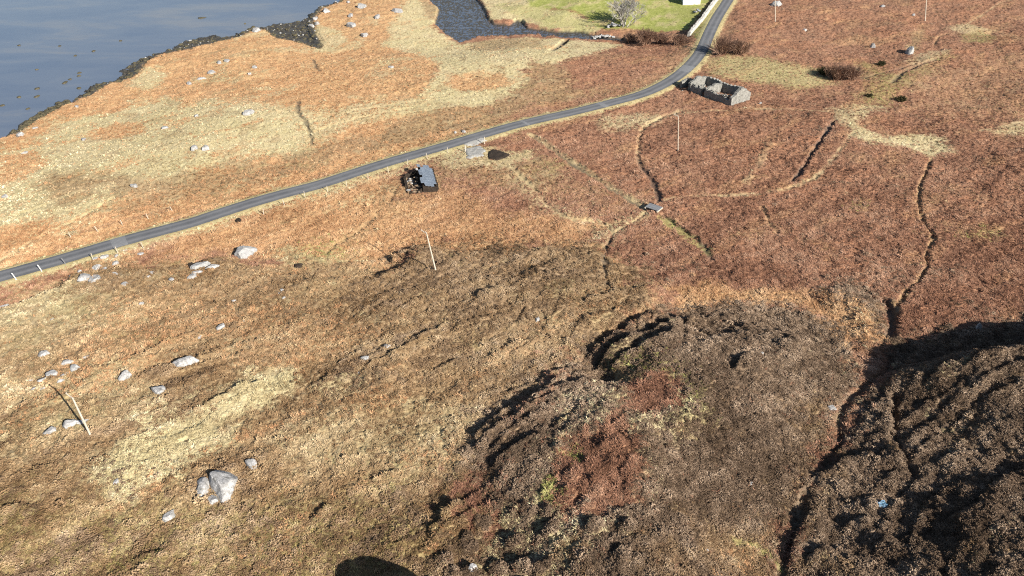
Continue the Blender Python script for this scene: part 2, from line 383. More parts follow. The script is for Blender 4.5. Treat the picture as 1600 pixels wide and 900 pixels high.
# terracettes: steep little steps that run across the slope
TERR = [ (.85, 5, [(742, 705), (800, 650), (880, 595), (945, 535), (1010, 503), (1080, 492), (1150, 505), (1040, 545), (960, 590), (860, 650), (790, 715)]),
         (.45, 5, [(1372, 575), (1395, 550), (1500, 520), (1600, 500), (1800, 490), (1900, 700), (1700, 1000), (1400, 1000), (1240, 960), (1240, 850), (1330, 690)]),
         (.3, 6, [(600, 420), (690, 390), (930, 390), (1040, 470), (950, 540), (760, 660), (560, 560)]),
         (.7, 4, [(560, 590), (600, 540), (680, 520), (640, 570), (600, 610)]),
         (.45, 6, [(60, 620), (200, 560), (420, 500), (440, 540), (300, 600), (60, 680)]),
         (.45, 6, [(280, 670), (330, 640), (420, 590), (420, 615), (340, 660)]),
         (.7, 4, [(600, 415), (640, 395), (700, 384), (690, 400), (640, 412)]),
         (.7, 4, [(640, 850), (700, 790), (760, 760), (760, 800), (690, 860)]) ]

STEPS = [  # height m, polyline in the photograph: little turf scarps, higher on the near side
 (1.0, [(740, 692), (760, 670), (790, 650), (830, 632), (862, 610), (885, 600)]), (.8, [(735, 715), (765, 690), (800, 668), (840, 645), (880, 628)]),
 (.8, [(800, 662), (850, 630), (900, 609), (930, 598)]), (1.7, [(918, 566), (945, 546), (975, 526), (1010, 508), (1045, 498)]),
 (1.3, [(925, 584), (960, 564), (1000, 546), (1030, 531), (1060, 516), (1090, 506)]), (.9, [(945, 592), (980, 572), (1030, 547), (1080, 527)]),
 (.6, [(850, 592), (890, 585), (915, 578)]), (.5, [(780, 622), (830, 606), (870, 588)]), (.7, [(1060, 522), (1100, 506), (1160, 498), (1205, 500)]),
 (.8, [(1148, 582), (1152, 570), (1165, 560), (1190, 556)]), (.6, [(1085, 490), (1130, 482), (1180, 486)]), (.6, [(990, 560), (1030, 548), (1060, 536)]),
 (.7, [(760, 740), (790, 715), (820, 700), (850, 680)]), (.6, [(1210, 540), (1240, 530), (1270, 535)]),
 (1.1, [(605, 416), (625, 403), (650, 395), (684, 386)]), (.6, [(738, 464), (765, 456), (792, 453)]), (.5, [(900, 476), (950, 461), (1000, 453), (1030, 450)]),
 (.45, [(820, 426), (860, 411), (900, 402)]), (.55, [(600, 561), (640, 541), (665, 526), (692, 510)]), (.5, [(565, 577), (600, 561), (640, 551)]),
 (.45, [(480, 606), (520, 591), (550, 588)]), (.4, [(556, 584), (582, 578)]), (.4, [(700, 520), (740, 500), (800, 490)]), (.4, [(880, 520), (930, 495), (990, 480)]),
 (.4, [(760, 560), (800, 540), (850, 528)]), (.35, [(660, 590), (700, 570), (730, 560)]), (.4, [(620, 440), (660, 425), (700, 432)]),
 (.6, [(316, 637), (350, 621), (380, 606), (412, 597)]), (.35, [(295, 647), (330, 633)]), (.4, [(130, 582), (180, 570), (230, 552), (270, 530), (300, 522), (322, 525)]),
 (.35, [(15, 652), (60, 632), (105, 620)]), (.35, [(60, 600), (80, 592), (110, 598)]), (.3, [(180, 595), (195, 582), (215, 578)]),
 (.75, [(665, 838), (690, 821), (702, 800), (722, 783)]), (.5, [(478, 818), (500, 801), (522, 790)]), (.45, [(578, 754), (600, 743), (628, 734)]), (.5, [(205, 880), (245, 865), (275, 882)]),
 (.5, [(750, 800), (790, 790), (820, 800)]), (.35, [(0, 800), (30, 790), (60, 800)]),
 (1.0, [(1440, 604), (1480, 577), (1520, 561), (1562, 548)]), (.7, [(1480, 594), (1530, 567), (1600, 545), (1650, 540)]), (.7, [(1500, 624), (1550, 592), (1600, 570), (1650, 560)]),
 (.7, [(1520, 650), (1560, 620), (1610, 600)]), (.6, [(1430, 640), (1470, 625), (1500, 600)]),
 (.7, [(1540, 772), (1580, 746), (1630, 730)]), (.7, [(1240, 772), (1265, 747), (1300, 735), (1330, 722), (1362, 712)]), (.9, [(1230, 892), (1238, 852), (1255, 822), (1276, 800)]),
 (.7, [(1260, 892), (1270, 872), (1292, 860)]), (1.0, [(1397, 622), (1393, 660), (1402, 700), (1422, 732)]), (.5, [(1470, 817), (1510, 801), (1562, 790)]),
 (.5, [(1465, 872), (1500, 861), (1532, 850)]), (.6, [(1360, 872), (1375, 852), (1392, 845)]), (.5, [(1310, 842), (1330, 822), (1352, 812)]), (.5, [(1450, 735), (1490, 715), (1530, 708)]),
]
_areas = [(c, s, e, a, ground_at(p)[:, :2].astype(np.float32)) for c, s, e, a, p in AREAS]
LATE = [
 (HE, .75, 2, 3, [(960, 545), (1000, 512), (1060, 490), (1150, 476), (1240, 482), (1300, 508), (1335, 548), (1310, 600), (1230, 610), (1150, 590), (1080, 560), (1020, 555)]),
 (HE, .5, 3, 4, [(1060, 690), (1200, 660), (1280, 700), (1230, 800), (1130, 820), (1040, 780)]),
 (PG, .85, 2.5, 3, [(160, 742), (190, 695), (240, 650), (325, 642), (400, 597), (452, 572), (452, 596), (405, 632), (335, 690), (265, 735), (205, 778)]),
 (BR, .7, 1, 1.5, [(985, 600), (1020, 585), (1060, 595), (1062, 630), (1020, 645), (985, 640)]),
 (BO, .35, 1, 1.6, [(862, 730), (900, 690), (960, 655), (1000, 690), (1010, 745), (985, 795), (900, 805), (868, 775)]),
 (BR, .6, 1, 1.6, [(862, 730), (900, 690), (960, 655), (1000, 690), (1010, 745), (985, 795), (900, 805), (868, 775)]),
 (MS, .7, .8, 1, [(884, 715), (900, 700), (920, 705), (922, 720), (898, 727)]),
 (MS, .6, .8, 1, [(845, 760), (862, 745), (880, 765), (872, 780), (855, 778)]),
 (PG, .5, 1.5, 2.5, [(1340, 200), (1380, 212), (1430, 208), (1475, 215), (1490, 235), (1455, 245), (1420, 232), (1360, 222), (1335, 215)]),
 (HE, .2, 5, 8, [(-150, 760), (150, 770), (400, 770), (640, 720), (720, 800), (700, 1000), (-150, 1000)]),
 (MS, .12, 5, 8, [(-150, 800), (200, 790), (450, 760), (640, 760), (700, 1000), (-150, 1000)]),
 (BO, .6, 2, 3, [(1040, 450), (1090, 440), (1180, 458), (1250, 452), (1300, 462), (1350, 490), (1360, 520), (1330, 535), (1290, 500), (1240, 476), (1150, 470), (1060, 482)]),
 (BO, .6, 3, 4, [(640, 300), (720, 300), (800, 330), (930, 350), (920, 380), (840, 380), (700, 382), (640, 395), (580, 410), (500, 380), (560, 330)]),
]
_late = [(c, s, e, a, ground_at(p)[:, :2].astype(np.float32)) for c, s, e, a, p in LATE]
_lines = [(c, s, w, d, ground_at(spline(p, 3))[:, :2].astype(np.float32)) for c, s, w, d, p in LINES]
_terr = [(s, e, ground_at(p)[:, :2].astype(np.float32)) for s, e, p in TERR]
_steps = [(a, ground_at(spline(p, 3))[:, :2].astype(np.float32)) for a, p in STEPS]
CLUMPS = [ground_at(p)[:, :2].astype(np.float32) for p in ([(735, 790), (900, 805), (1020, 830), (980, 900), (900, 960), (740, 980), (690, 880)], [(830, 720), (900, 655), (1010, 640), (1090, 700), (1010, 800), (880, 830)])]
FORESHORE = [flat(p, .5) for p in (
    [(15, 215), (40, 190), (60, 178), (75, 170), (100, 155), (112, 157), (60, 192)],
    [(112, 157), (125, 145), (150, 132), (175, 128), (190, 118), (205, 98), (225, 90), (240, 85), (228, 102), (217, 120), (190, 131)],
    [(228, 100), (245, 84), (270, 76), (290, 62), (330, 56), (350, 58), (380, 48), (402, 40), (400, 52), (330, 72), (282, 84)],
    [(398, 48), (425, 38), (440, 36), (470, 30), (485, 24), (500, 12), (530, 2), (545, -4), (548, 2), (528, 9), (507, 16), (497, 28), (492, 42), (498, 56), (507, 70), (500, 81), (480, 75), (455, 67), (430, 64), (414, 52)],)]

def in_box(x, y, poly, pad):
    lo = poly.min(0) - pad; hi = poly.max(0) + pad
    return np.nonzero((x > lo[0]) & (x < hi[0]) & (y > lo[1]) & (y < hi[1]))[0]

def covers(x, y):
    n = x.size
    W = np.zeros((n, 8), np.float32); W[:, BR] = 1
    cut = np.zeros(n, np.float32); trod = np.zeros(n, np.float32)
    n1 = fbm(x, y, 7.0, 4, 60, .6); n2 = fbm(x, y, 1.6, 2, 65)
    def lay(idx, c, m):
        W[idx] *= (1 - m)[:, None]; W[idx, c] += m
    for c, s, e, a, poly in _areas:
        i = in_box(x, y, poly, e + a)
        if not i.size: continue
        d = sdist(x[i], y[i], poly) + a * (1.1 * n1[i] + .6 * n2[i])
        lay(i, c, s * sstep(-e, e, d))
    # natural mixing inside the covers
    q1 = fbm(x, y, 13.0, 4, 70, .55); q2 = fbm(x, y, 5.0, 3, 75, .6)
    al = np.arange(n)
    lay(al, PG, .55 * W[:, LG] * sstep(-.1, .4, q2))
    lay(al, MS, .4 * W[:, LG] * sstep(-.1, .4, q1))
    lay(al, MG, .55 * W[:, PG] * sstep(.12, .42, q2))
    qu = x * math.cos(TD) + y * math.sin(TD); qv = -x * math.sin(TD) + y * math.cos(TD)
    q3 = perlin(qu / 16, qv / 4.5, 160) * .7 + perlin(qu / 6, qv / 1.8, 161) * .4
    lay(al, BO, .28 * W[:, MG] * sstep(.1, .5, q3))
    lay(al, HE, .5 * W[:, MG] * sstep(.05, .5, -q3 + .3 * n2) * sstep(105, 80, y))
    lay(al, BO, .5 * W[:, PG] * sstep(.22, .6, q3 + .3 * n2) * sstep(85, 110, y))
    lay(al, MG, .5 * W[:, BO] * sstep(.2, .6, -q3 + .3 * n2) * sstep(85, 110, y))
    lay(al, PG, .4 * W[:, HE] * sstep(.3, .7, q3 + .4 * n2))
    lay(al, PG, .55 * W[:, BO] * sstep(.1, .45, q1 + .5 * q2))
    lay(al, PG, .42 * W[:, MG] * sstep(.18, .5, q2 - .4 * q1))
    lay(al, HE, .42 * W[:, MG] * sstep(.12, .45, q1 + .7 * n2) * sstep(95, 70, y))
    lay(al, MG, .32 * W[:, BR] * sstep(.12, .5, q1 - .5 * q2))
    lay(al, HE, .2 * W[:, BR] * sstep(.15, .5, -q1 + .5 * q2) * sstep(30, 60, x))
    lay(al, BO, .35 * W[:, BR] * sstep(.1, .5, q3 + .4 * q1))
    lay(al, MG, .45 * W[:, HE] * sstep(.12, .5, q2 + .3 * n2))
    lay(al, MS, .3 * W[:, MG] * sstep(.25, .5, -q1 + .5 * n2))
    for c, s, e, a, poly in _late:
        i = in_box(x, y, poly, e + a)
        if i.size: lay(i, c, s * sstep(-e, e, sdist(x[i], y[i], poly) + a * (1.1 * n1[i] + .6 * n2[i])))
    for poly in CLUMPS[:1]:
        i = in_box(x, y, poly, 3)
        if not i.size: continue
        cz = sstep(-2, 2, sdist(x[i], y[i], poly) + 2 * n1[i])
        w_, id_ = worley(x[i], y[i], 1.9, 9)
        lay(i, HE, .9 * cz * sstep(.46, .30, w_ + .06 * n2[i]) * (id_ > .45))
    for c, s, w, d, line in _lines:
        i = in_box(x, y, line, 6)
        if not i.size: continue
        dd = seg_dist(x[i] + .5 * n2[i], y[i] + .5 * n1[i], line)
        w2 = w * (.62 if c in (PG, MG) else .85) * (1 + .6 * n1[i])
        brk = (.45 if c == PG else .75) + (.55 if c == PG else .25) * sstep(-.25, .25, n1[i] + .4 * n2[i])
        lay(i, c, brk * (.62 if c == PG else .85) * s * sstep(w2 * 1.5 + .25, w2 * .6, dd))
        k = sstep(w2 * 1.5 + .1, w2 * .35, dd) * d * .75
        cut[i] = np.where(np.abs(k) > np.abs(cut[i]), k, cut[i])
        trod[i] = np.maximum(trod[i], brk * sstep(w2 * 1.4 + .1, w2 * .6, dd))
    # road verges
    d = seg_dist(x, y, ROADC)
    m = sstep(3.3, 2.2, d + .5 * n2) * .7
    lay(al, PG, m)
    lay(al, LG, .28 * m)
    # foreshore and inlet bed
    dc = sdist(x, y, COAST)
    lay(al, MD, sstep(-.1, .7, dc + .3 * n2))
    di = sdist(x, y, INLET)
    lay(al, MD, sstep(-.35, .3, di + .4 * n2))
    i = in_box(x, y, DITCH_BLACK, 4)
    dd = seg_dist(x[i], y[i], DITCH_BLACK) + .2 * n2[i]
    k = sstep(1.1, .5, dd)
    lay(i, MD, k); cut[i] = np.maximum(cut[i], 1.0 * k)
    up = np.zeros(n, np.float32)
    for poly in FORESHORE:
        i = in_box(x, y, poly, 4)
        if i.size: up[i] = np.maximum(up[i], sstep(-.8, 1.2, sdist(x[i], y[i], poly) + .2 + 1.6 * n2[i] + 3.2 * n1[i]))
    return W, cut, up, (d, dc, di, trod)

TD = math.radians(40)
def detail(x, y, W, cut, up, dd, fine=True):
    d_road, dc, di, _ = dd
    n = x.size
    tm = np.zeros(n, np.float32)
    for s, e, poly in _terr:
        i = in_box(x, y, poly, e)
        if i.size: tm[i] = np.maximum(tm[i], s * sstep(-e, e, sdist(x[i], y[i], poly)))
    a = x + 3.0 * fbm(x, y, 18.0, 2, 80); b = y + 3.0 * fbm(x, y, 18.0, 2, 82)
    u = a * math.cos(TD) + b * math.sin(TD); v = -a * math.sin(TD) + b * math.cos(TD)
    r1 = perlin(u / 13, v / 3.3, 84); r2 = perlin(u / 6, v / 1.5, 85); r3 = perlin(u / 3, v / .8, 86)
    ridg = (1 - 2.2 * np.abs(r1)) * .95 + (1 - 2 * np.abs(r2)) * .5 + .22 * r3
    ph = v / 2.6 + 1.7 * perlin(u / 18, v / 18, 87) + .16 * perlin(u / 2.5, v / 2.5, 88)
    saw = ph - np.floor(ph); saw = saw * sstep(1.0, .86, saw)
    on = sstep(-.05, .4, perlin(u / 13, v / 3.5, 89) + .08)
    h = tm * (ridg * .34 + .95 * saw * np.maximum(on, .75 * sstep(.5, .8, tm))) 
    w1, _ = worley(x, y, .95, 1); w2, id2 = worley(x + 3, y - 7, .55, 2); w3, id3 = worley(x, y, 1.9, 3)
    dome1 = np.sqrt(np.clip(1 - (w1 / .72) ** 2, 0, 1)); dome2 = np.sqrt(np.clip(1 - (w2 / .7) ** 2, 0, 1)); dome3 = np.sqrt(np.clip(1 - (w3 / .75) ** 2, 0, 1))
    f1 = perlin(x / .8, y / .8, 90); f2 = perlin(x / .35, y / .35, 91); f3 = perlin(x / 2.2, y / 2.2, 92)
    f4 = perlin(x / .17, y / .17, 93)
    lump = fbm(x, y, 4.0, 2, 95)
    for q_, poly in zip((.55, .3), CLUMPS):
        i = in_box(x, y, poly, 3)
        if not i.size: continue
        w_, id_ = worley(x[i], y[i], 1.9, 9)
        h[i] += q_ * sstep(-2, 2, sdist(x[i], y[i], poly)) * np.sqrt(np.clip(1 - (w_ / .42) ** 2, 0, 1)) * (id_ > .45)
    sx_, sy_ = x + .4 * fbm(x, y, 2.5, 2, 170), y + .4 * fbm(x, y, 2.5, 2, 172)
    for amp, line in _steps:
        i = in_box(x, y, line, 7)
        if not i.size: continue
        d_, t_ = seg_dist(sx_[i], sy_[i], line, False, True)
        k = np.clip(t_.astype(int), 0, len(line) - 2)
        ex = line[k + 1, 0] - line[k, 0]; ey = line[k + 1, 1] - line[k, 1]
        side = (ex * (sy_[i] - line[k, 1]) - ey * (sx_[i] - line[k, 0])) / (np.hypot(ex, ey) + 1e-6)      # below the line: negative when drawn left to right
        end = sstep(0, 1.5, t_) * sstep(len(line) - 1.001, len(line) - 2.5, t_)
        h[i] += amp * 1.05 * end * sstep(.12, -.22, side) * np.exp(-d_ / (1.2 + 1.6 * amp))
    br = W[:, BO] + W[:, BR]
    h = h + br * (.05 * dome2 * id2 + .12 * f2 + .14 * f1 + .07 * f4 + .16 * f3 + .3 * lump)
    h = h + W[:, PG] * (.10 * dome1 + .05 * dome2 * id2 + .08 * f2 + .05 * f1 + .05 * f4 + .12 * lump)
    h = h + W[:, MG] * (.04 * dome2 * id2 + .09 * f2 + .11 * f1 + .06 * f4 + .08 * f3 + .25 * lump)
    h = h + W[:, HE] * (.12 * dome1 * (.3 + np.abs(f3)) + .08 * dome2 * id2 + .16 * f1 + .12 * f2 + .08 * f4 + .14 * dome3 * sstep(-.1, .5, lump) + .3 * lump)
    h = h + W[:, MS] * (.08 * dome2 + .05 * f2)
    h = h + W[:, LG] * (.03 * f1 + .02 * f2)
    h = h + W[:, MD] * (.10 * np.abs(f1) + .08 * np.abs(f2))
    h = h - cut
    rb = sstep(-.5, 1.5, dc) 
    h = h + up * rb * (.75 + .55 * np.abs(f3) + .3 * np.abs(f1) + .2 * np.abs(f2))
    k = sstep(1.9, 3.2, d_road)
    return h * k

GRID = {}
def surf(x, y):                        # height of the finished ground sheet
    x = np.atleast_1d(np.asarray(x, float)); y = np.atleast_1d(np.asarray(y, float))
    Y, S, U, Z = GRID['Y'], GRID['S'], GRID['U'], GRID['Z']
    r = np.clip(np.searchsorted(-Y, -y) - 1, 0, len(Y) - 2)
    fr = np.clip((Y[r] - y) / (Y[r] - Y[r + 1]), 0, 1)
    u = x / (S[r] + (S[r + 1] - S[r]) * fr)
    c = np.clip(np.searchsorted(U, u) - 1, 0, len(U) - 2)
    fc = np.clip((u - U[c]) / (U[c + 1] - U[c]), 0, 1)
    a = Z[r, c] * (1 - fc) + Z[r, c + 1] * fc; b = Z[r + 1, c] * (1 - fc) + Z[r + 1, c + 1] * fc
    return a * (1 - fr) + b * fr

# ------------------------------------------------------------------ materials
MATS = {}
class NT:
    def __init__(self, name):
        self.m = bpy.data.materials.new(name); self.m.use_nodes = True
        self.t = self.m.node_tree; self.b = self.t.nodes['Principled BSDF']
        self.b.inputs['Roughness'].default_value = .95
        self.b.inputs['Specular IOR Level'].default_value = .15
        MATS[name] = self.m
    def n(self, typ, **kw):
        nd = self.t.nodes.new(typ)
        for k, v in kw.items(): setattr(nd, k, v)
        return nd
    def link(self, a, b): self.t.links.new(a, b)
    def pos(self):
        g = self.n('ShaderNodeNewGeometry'); return g.outputs['Position']
    def obj(self):
        return self.n('ShaderNodeTexCoord').outputs['Object']
    def noise(self, vec, scale, detail=3, rough=.6, dist=0, stretch=None):
        if stretch:
            mp = self.n('ShaderNodeMapping'); mp.inputs['Scale'].default_value = stretch[0]; mp.inputs['Rotation'].default_value = stretch[1]
            self.link(vec, mp.inputs['Vector']); vec = mp.outputs[0]
        t = self.n('ShaderNodeTexNoise'); t.inputs['Scale'].default_value = scale; t.inputs['Detail'].default_value = detail
        t.inputs['Roughness'].default_value = rough; t.inputs['Distortion'].default_value = dist
        self.link(vec, t.inputs['Vector']); return t.outputs['Fac']
    def ramp(self, fac, stops):
        r = self.n('ShaderNodeValToRGB'); e = r.color_ramp.elements
        while len(e) < len(stops): e.new(.5)
        for k, (p, c) in enumerate(stops):
            e[k].position = p; e[k].color = (c[0], c[1], c[2], 1)
        self.link(fac, r.inputs['Fac']); return r.outputs['Color']
    def mix(self, fac, a, b, mode='MIX'):
        m = self.n('ShaderNodeMix', data_type='RGBA', blend_type=mode)
        if isinstance(fac, (int, float)): m.inputs[0].default_value = fac
        else: self.link(fac, m.inputs[0])
        for s, v in ((m.inputs[6], a), (m.inputs[7], b)):
            if isinstance(v, tuple): s.default_value = (v[0], v[1], v[2], 1)
            else: self.link(v, s)
        return m.outputs[2]
    def math(self, op, a, b):
        m = self.n('ShaderNodeMath', operation=op)
        for s, v in ((m.inputs[0], a), (m.inputs[1], b)):
            if isinstance(v, (int, float)): s.default_value = v
            else: self.link(v, s)
        return m.outputs[0]
    def bump(self, h, strength, dist):
        b = self.n('ShaderNodeBump'); b.inputs['Strength'].default_value = strength; b.inputs['Distance'].default_value = dist
        self.link(h, b.inputs['Height']); self.link(b.outputs[0], self.b.inputs['Normal'])
    def color(self, c):
        if isinstance(c, tuple): self.b.inputs['Base Color'].default_value = (c[0], c[1], c[2], 1)
        else: self.link(c, self.b.inputs['Base Color'])
    def rough(self, v, spec=None):
        if isinstance(v, (int, float)): self.b.inputs['Roughness'].default_value = v
        else: self.link(v, self.b.inputs['Roughness'])
        if spec is not None: self.b.inputs['Specular IOR Level'].default_value = spec

def sc(c, k): return (c[0] * k, c[1] * k, c[2] * k)
def ground_material():
    g = NT('moorland')
    p = g.pos()
    fine = g.noise(p, 5.5, 3, .75)            # ~0.2 m
    mid = g.noise(p, 1.1, 4, .65)             # ~1 m
    big = g.noise(p, .12, 3, .6)              # ~8 m
    mixn = g.math('ADD', g.math('MULTIPLY', fine, .6), g.math('MULTIPLY', mid, .4))
    streak = g.noise(p, 2.2, 3, .7, 0, ((1, .28, 1), (0, 0, -TD)))
    def cover(dark, mid_c, light, src=mixn, tint=None):
        c = g.ramp(src, [(.30, dark), (.5, mid_c), (.72, light)])
        if tint: c = g.mix(g.ramp(big, [(.35, (0, 0, 0)), (.65, (1, 1, 1))]), c, g.mix(1.0, c, tint, 'MULTIPLY'))
        return c
    C = [cover((.26, .14, .068), (.42, .25, .128), (.55, .39, .21), tint=(1.05, 1.12, 1.1)),
         cover((.11, .055, .035), (.24, .128, .08), (.38, .235, .15), tint=(1.12, 1.03, .95)),
         cover((.28, .225, .12), (.47, .395, .23), (.61, .53, .35), g.math('ADD', g.math('MULTIPLY', mixn, .6), g.math('MULTIPLY', streak, .4)), tint=(.95, .98, .92)),
         cover((.13, .08, .042), (.28, .182, .10), (.45, .34, .20), tint=(.92, .95, .9)),
         cover((.075, .052, .034), (.165, .117, .08), (.33, .25, .175), tint=(1.15, 1.08, 1.0)),
         cover((.17, .19, .045), (.24, .26, .065), (.34, .34, .12), mid),
         cover((.15, .14, .045), (.26, .25, .085), (.40, .38, .17)),
         cover((.018, .016, .013), (.05, .046, .04), (.13, .12, .10))]
    a = g.n('ShaderNodeAttribute', attribute_name='cover_a'); b = g.n('ShaderNodeAttribute', attribute_name='cover_b')
    outs = []
    for at in (a, b):
        s = g.n('ShaderNodeSeparateColor'); g.link(at.outputs['Color'], s.inputs[0])
        outs += [s.outputs[0], s.outputs[1], s.outputs[2], at.outputs['Alpha']]
    tot = None
    for w, c in zip(outs, C):
        v = g.n('ShaderNodeVectorMath', operation='SCALE'); g.link(c, v.inputs[0]); g.link(w, v.inputs['Scale'])
        if tot is None: tot = v.outputs[0]
        else:
            ad = g.n('ShaderNodeVectorMath', operation='ADD'); g.link(tot, ad.inputs[0]); g.link(v.outputs[0], ad.inputs[1]); tot = ad.outputs[0]
    g.link(tot, g.b.inputs['Base Color'])
    wet = outs[7]
    g.rough(g.math('SUBTRACT', 1.0, g.math('MULTIPLY', wet, .55)), .25)
    g.bump(g.math('ADD', fine, g.noise(p, 14, 2, .7)), .8, .09)
    return g.m

# ------------------------------------------------------------------ mesh helpers
def new_mesh(name, V, F, mat=None, parent=None, uv=None):
    me = bpy.data.meshes.new(name)
    V = np.asarray(V, np.float32)
    if isinstance(F, np.ndarray):
        k = F.shape[1]
        me.vertices.add(len(V)); me.vertices.foreach_set('co', V.ravel())
        me.loops.add(F.size); me.loops.foreach_set('vertex_index', F.ravel().astype(np.int32))
        me.polygons.add(len(F)); me.polygons.foreach_set('loop_start', np.arange(0, F.size, k, dtype=np.int32))
        me.polygons.foreach_set('loop_total', np.full(len(F), k, np.int32))
        me.update(calc_edges=True)
    else:
        me.from_pydata([tuple(v) for v in V], [], F); me.update()
    o = bpy.data.objects.new(name, me); COL.objects.link(o)
    if mat: me.materials.append(MATS[mat] if isinstance(mat, str) else mat)
    if parent: o.parent = parent
    return o

def tag(o, label=None, cat=None, group=None, kind=None):
    if label: o['label'] = label
    if cat: o['category'] = cat
    if group: o['group'] = group
    if kind: o['kind'] = kind
    return o

def grid_faces(r, c):
    i = np.arange(r * c, dtype=np.int32).reshape(r, c)
    return np.stack([i[:-1, :-1], i[:-1, 1:], i[1:, 1:], i[1:, :-1]], -1).reshape(-1, 4)

# ------------------------------------------------------------------ the ground sheet
def build_ground():
    vin = np.concatenate([np.arange(-45, 140, .9), np.arange(140, 930, 1.25)])
    vfar = -45 - np.geomspace(1.2, 290, 90)
    vnear = 930 + np.geomspace(1.5, 1080, 70)
    v = np.concatenate([vfar[::-1], vin, vnear])
    dx, dy, dz = ray(np.zeros_like(v), v)
    t = (5.5 - CZ) / dz
    Y = dy * t
    Sc = t
    Y = np.concatenate([Y, [-20, -80, -400]]); Sc = np.concatenate([Sc, [Sc[-1]] * 2 + [Sc[-1] * 4]])
    uin = np.arange(-840, 840.1, 1.55)
    uo = 840 + np.geomspace(3, 9000, 60)
    U = np.concatenate([-uo[::-1], uin, uo])
    X = (U[None, :] * Sc[:, None]).astype(np.float32)
    Yg = np.repeat(Y[:, None], len(U), 1).astype(np.float32)
    # small jitter so that rows and columns do not show
    x = X.ravel(); y = Yg.ravel()
    W, cut, up, dd = covers(x, y)
    z = h_base(x, y) + detail(x, y, W, cut, up, dd)
    GRID.update(Y=Y, S=Sc, U=U, Z=z.reshape(len(Y), len(U)).astype(float))
    o = new_mesh('ground', np.stack([x, y, z], 1), grid_faces(len(Y), len(U))[:, ::-1].copy(), ground_material())
    me = o.data
    for nm, a in (('cover_a', W[:, :4]), ('cover_b', W[:, 4:])):
        at = me.attributes.new(nm, 'FLOAT_COLOR', 'POINT')
        at.data.foreach_set('color', np.ascontiguousarray(a, np.float32).ravel())
    tag(o, 'rust and straw coloured moorland with bracken, heather and grass', kind='structure')
    print('ground', len(Y), len(U))
    return o
build_ground()

def water_material():
    g = NT('water')
    p = g.pos()
    sand = g.noise(p, .035, 4, .55, 1.2, ((.35, 1, 1), (0, 0, math.radians(-28))))
    sand = g.math('ADD', g.math('MULTIPLY', sand, .7), g.math('MULTIPLY', g.noise(p, .22, 5, .7, .5, ((.45, 1, 1), (0, 0, math.radians(-28)))), .3))
    g.color(g.ramp(sand, [(.38, (.085, .11, .16)), (.5, (.105, .128, .172)), (.60, (.145, .155, .175))]))
    g.rough(.22, .5)
    g.b.inputs['IOR'].default_value = 1.33
    g.bump(g.math('ADD', g.noise(p, 1.6, 3, .6), g.noise(p, .3, 2, .5)), .12, .1)
    return g.m
water_material()
o = new_mesh('sea', [(-12000, -200, 0), (3000, -200, 0), (3000, 12000, 0), (-12000, 12000, 0)], [(0, 1, 2, 3)], 'water')
tag(o, 'calm shallow blue sea over sand', kind='structure')

# ------------------------------------------------------------------ road
def road_material():
    g = NT('asphalt')
    uv = g.n('ShaderNodeUVMap').outputs[0]
    s = g.n('ShaderNodeSeparateXYZ'); g.link(uv, s.inputs[0])
    ac = s.outputs[0]
    p = g.pos()
    wob = g.math('ADD', ac, g.math('MULTIPLY', g.math('SUBTRACT', g.noise(p, .25, 2), .5), .08))
    tracks = g.ramp(wob, [(0, (.0,) * 3), (.12, (.1,) * 3), (.27, (1,) * 3), (.42, (.25,) * 3), (.52, (.0,) * 3), (.62, (.25,) * 3), (.76, (1,) * 3), (.90, (.1,) * 3), (1, (.0,) * 3)])
    base = g.ramp(g.math('ADD', g.math('MULTIPLY', g.noise(p, .35, 4), .5), g.math('MULTIPLY', g.noise(p, 6, 3, .7), .5)),
                  [(.3, (.06, .064, .072)), (.5, (.095, .10, .11)), (.7, (.145, .15, .16))])
    g.color(g.mix(g.math('MULTIPLY', tracks, .55), base, (.20, .20, .21)))
    g.rough(.85, .2)
    g.bump(g.noise(p, 25, 2), .3, .02)
road_material()
def strip(name, c, z, half, mat, parent=None, lift=0.0, ncol=7, a=0, b=None, wob=0.0):
    c = np.asarray(c); t = np.gradient(c, axis=0); t /= np.linalg.norm(t, axis=1)[:, None]
    nrm = np.stack([-t[:, 1], t[:, 0]], 1)
    s = np.linspace(-1, 1, ncol)
    e = 1 + wob * perlin(np.arange(len(c)) * .7, np.zeros(len(c)), 5)
    V = []; UV = []
    for j in range(len(c)):
        for k in s:
            q = c[j] + nrm[j] * k * half * e[j]
            V.append((q[0], q[1], z[j] + lift + .05 * (1 - k * k))); UV.append(((k + 1) / 2, j * .3))
    o = new_mesh(name, V, grid_faces(len(c), ncol)[:, ::-1].copy(), mat, parent)
    uvl = o.data.uv_layers.new(name='UVMap')
    li = np.zeros(len(o.data.loops), np.int32); o.data.loops.foreach_get('vertex_index', li)
    uvl.data.foreach_set('uv', np.array(UV, np.float32)[li].ravel())
    return o
def resample(c, z, step):
    d = np.concatenate([[0], np.cumsum(np.linalg.norm(np.diff(c, axis=0), axis=1))])
    s = np.arange(0, d[-1], step)
    return np.stack([np.interp(s, d, c[:, 0]), np.interp(s, d, c[:, 1])], 1), np.interp(s, d, z)
RC, RZ = resample(ROADC, ROADZ, .7)
road = strip('road', RC, RZ + .012, 1.58, 'asphalt', ncol=9, wob=.05)
tag(road, 'narrow single-track grey asphalt road curving across the moor', kind='structure')

# ------------------------------------------------------------------ low vegetation (uncountable): tufts of bracken, grass and heather
def tuft_material(name, trans=.0):
    g = NT(name)
    at = g.n('ShaderNodeAttribute', attribute_name='tint', attribute_type='INSTANCER')
    oi = g.n('ShaderNodeObjectInfo')
    g.color(at.outputs['Color'])
    g.rough(1.0, .05)
for nm in ('bracken_fronds', 'grass_blades', 'heather_twigs'): tuft_material(nm)

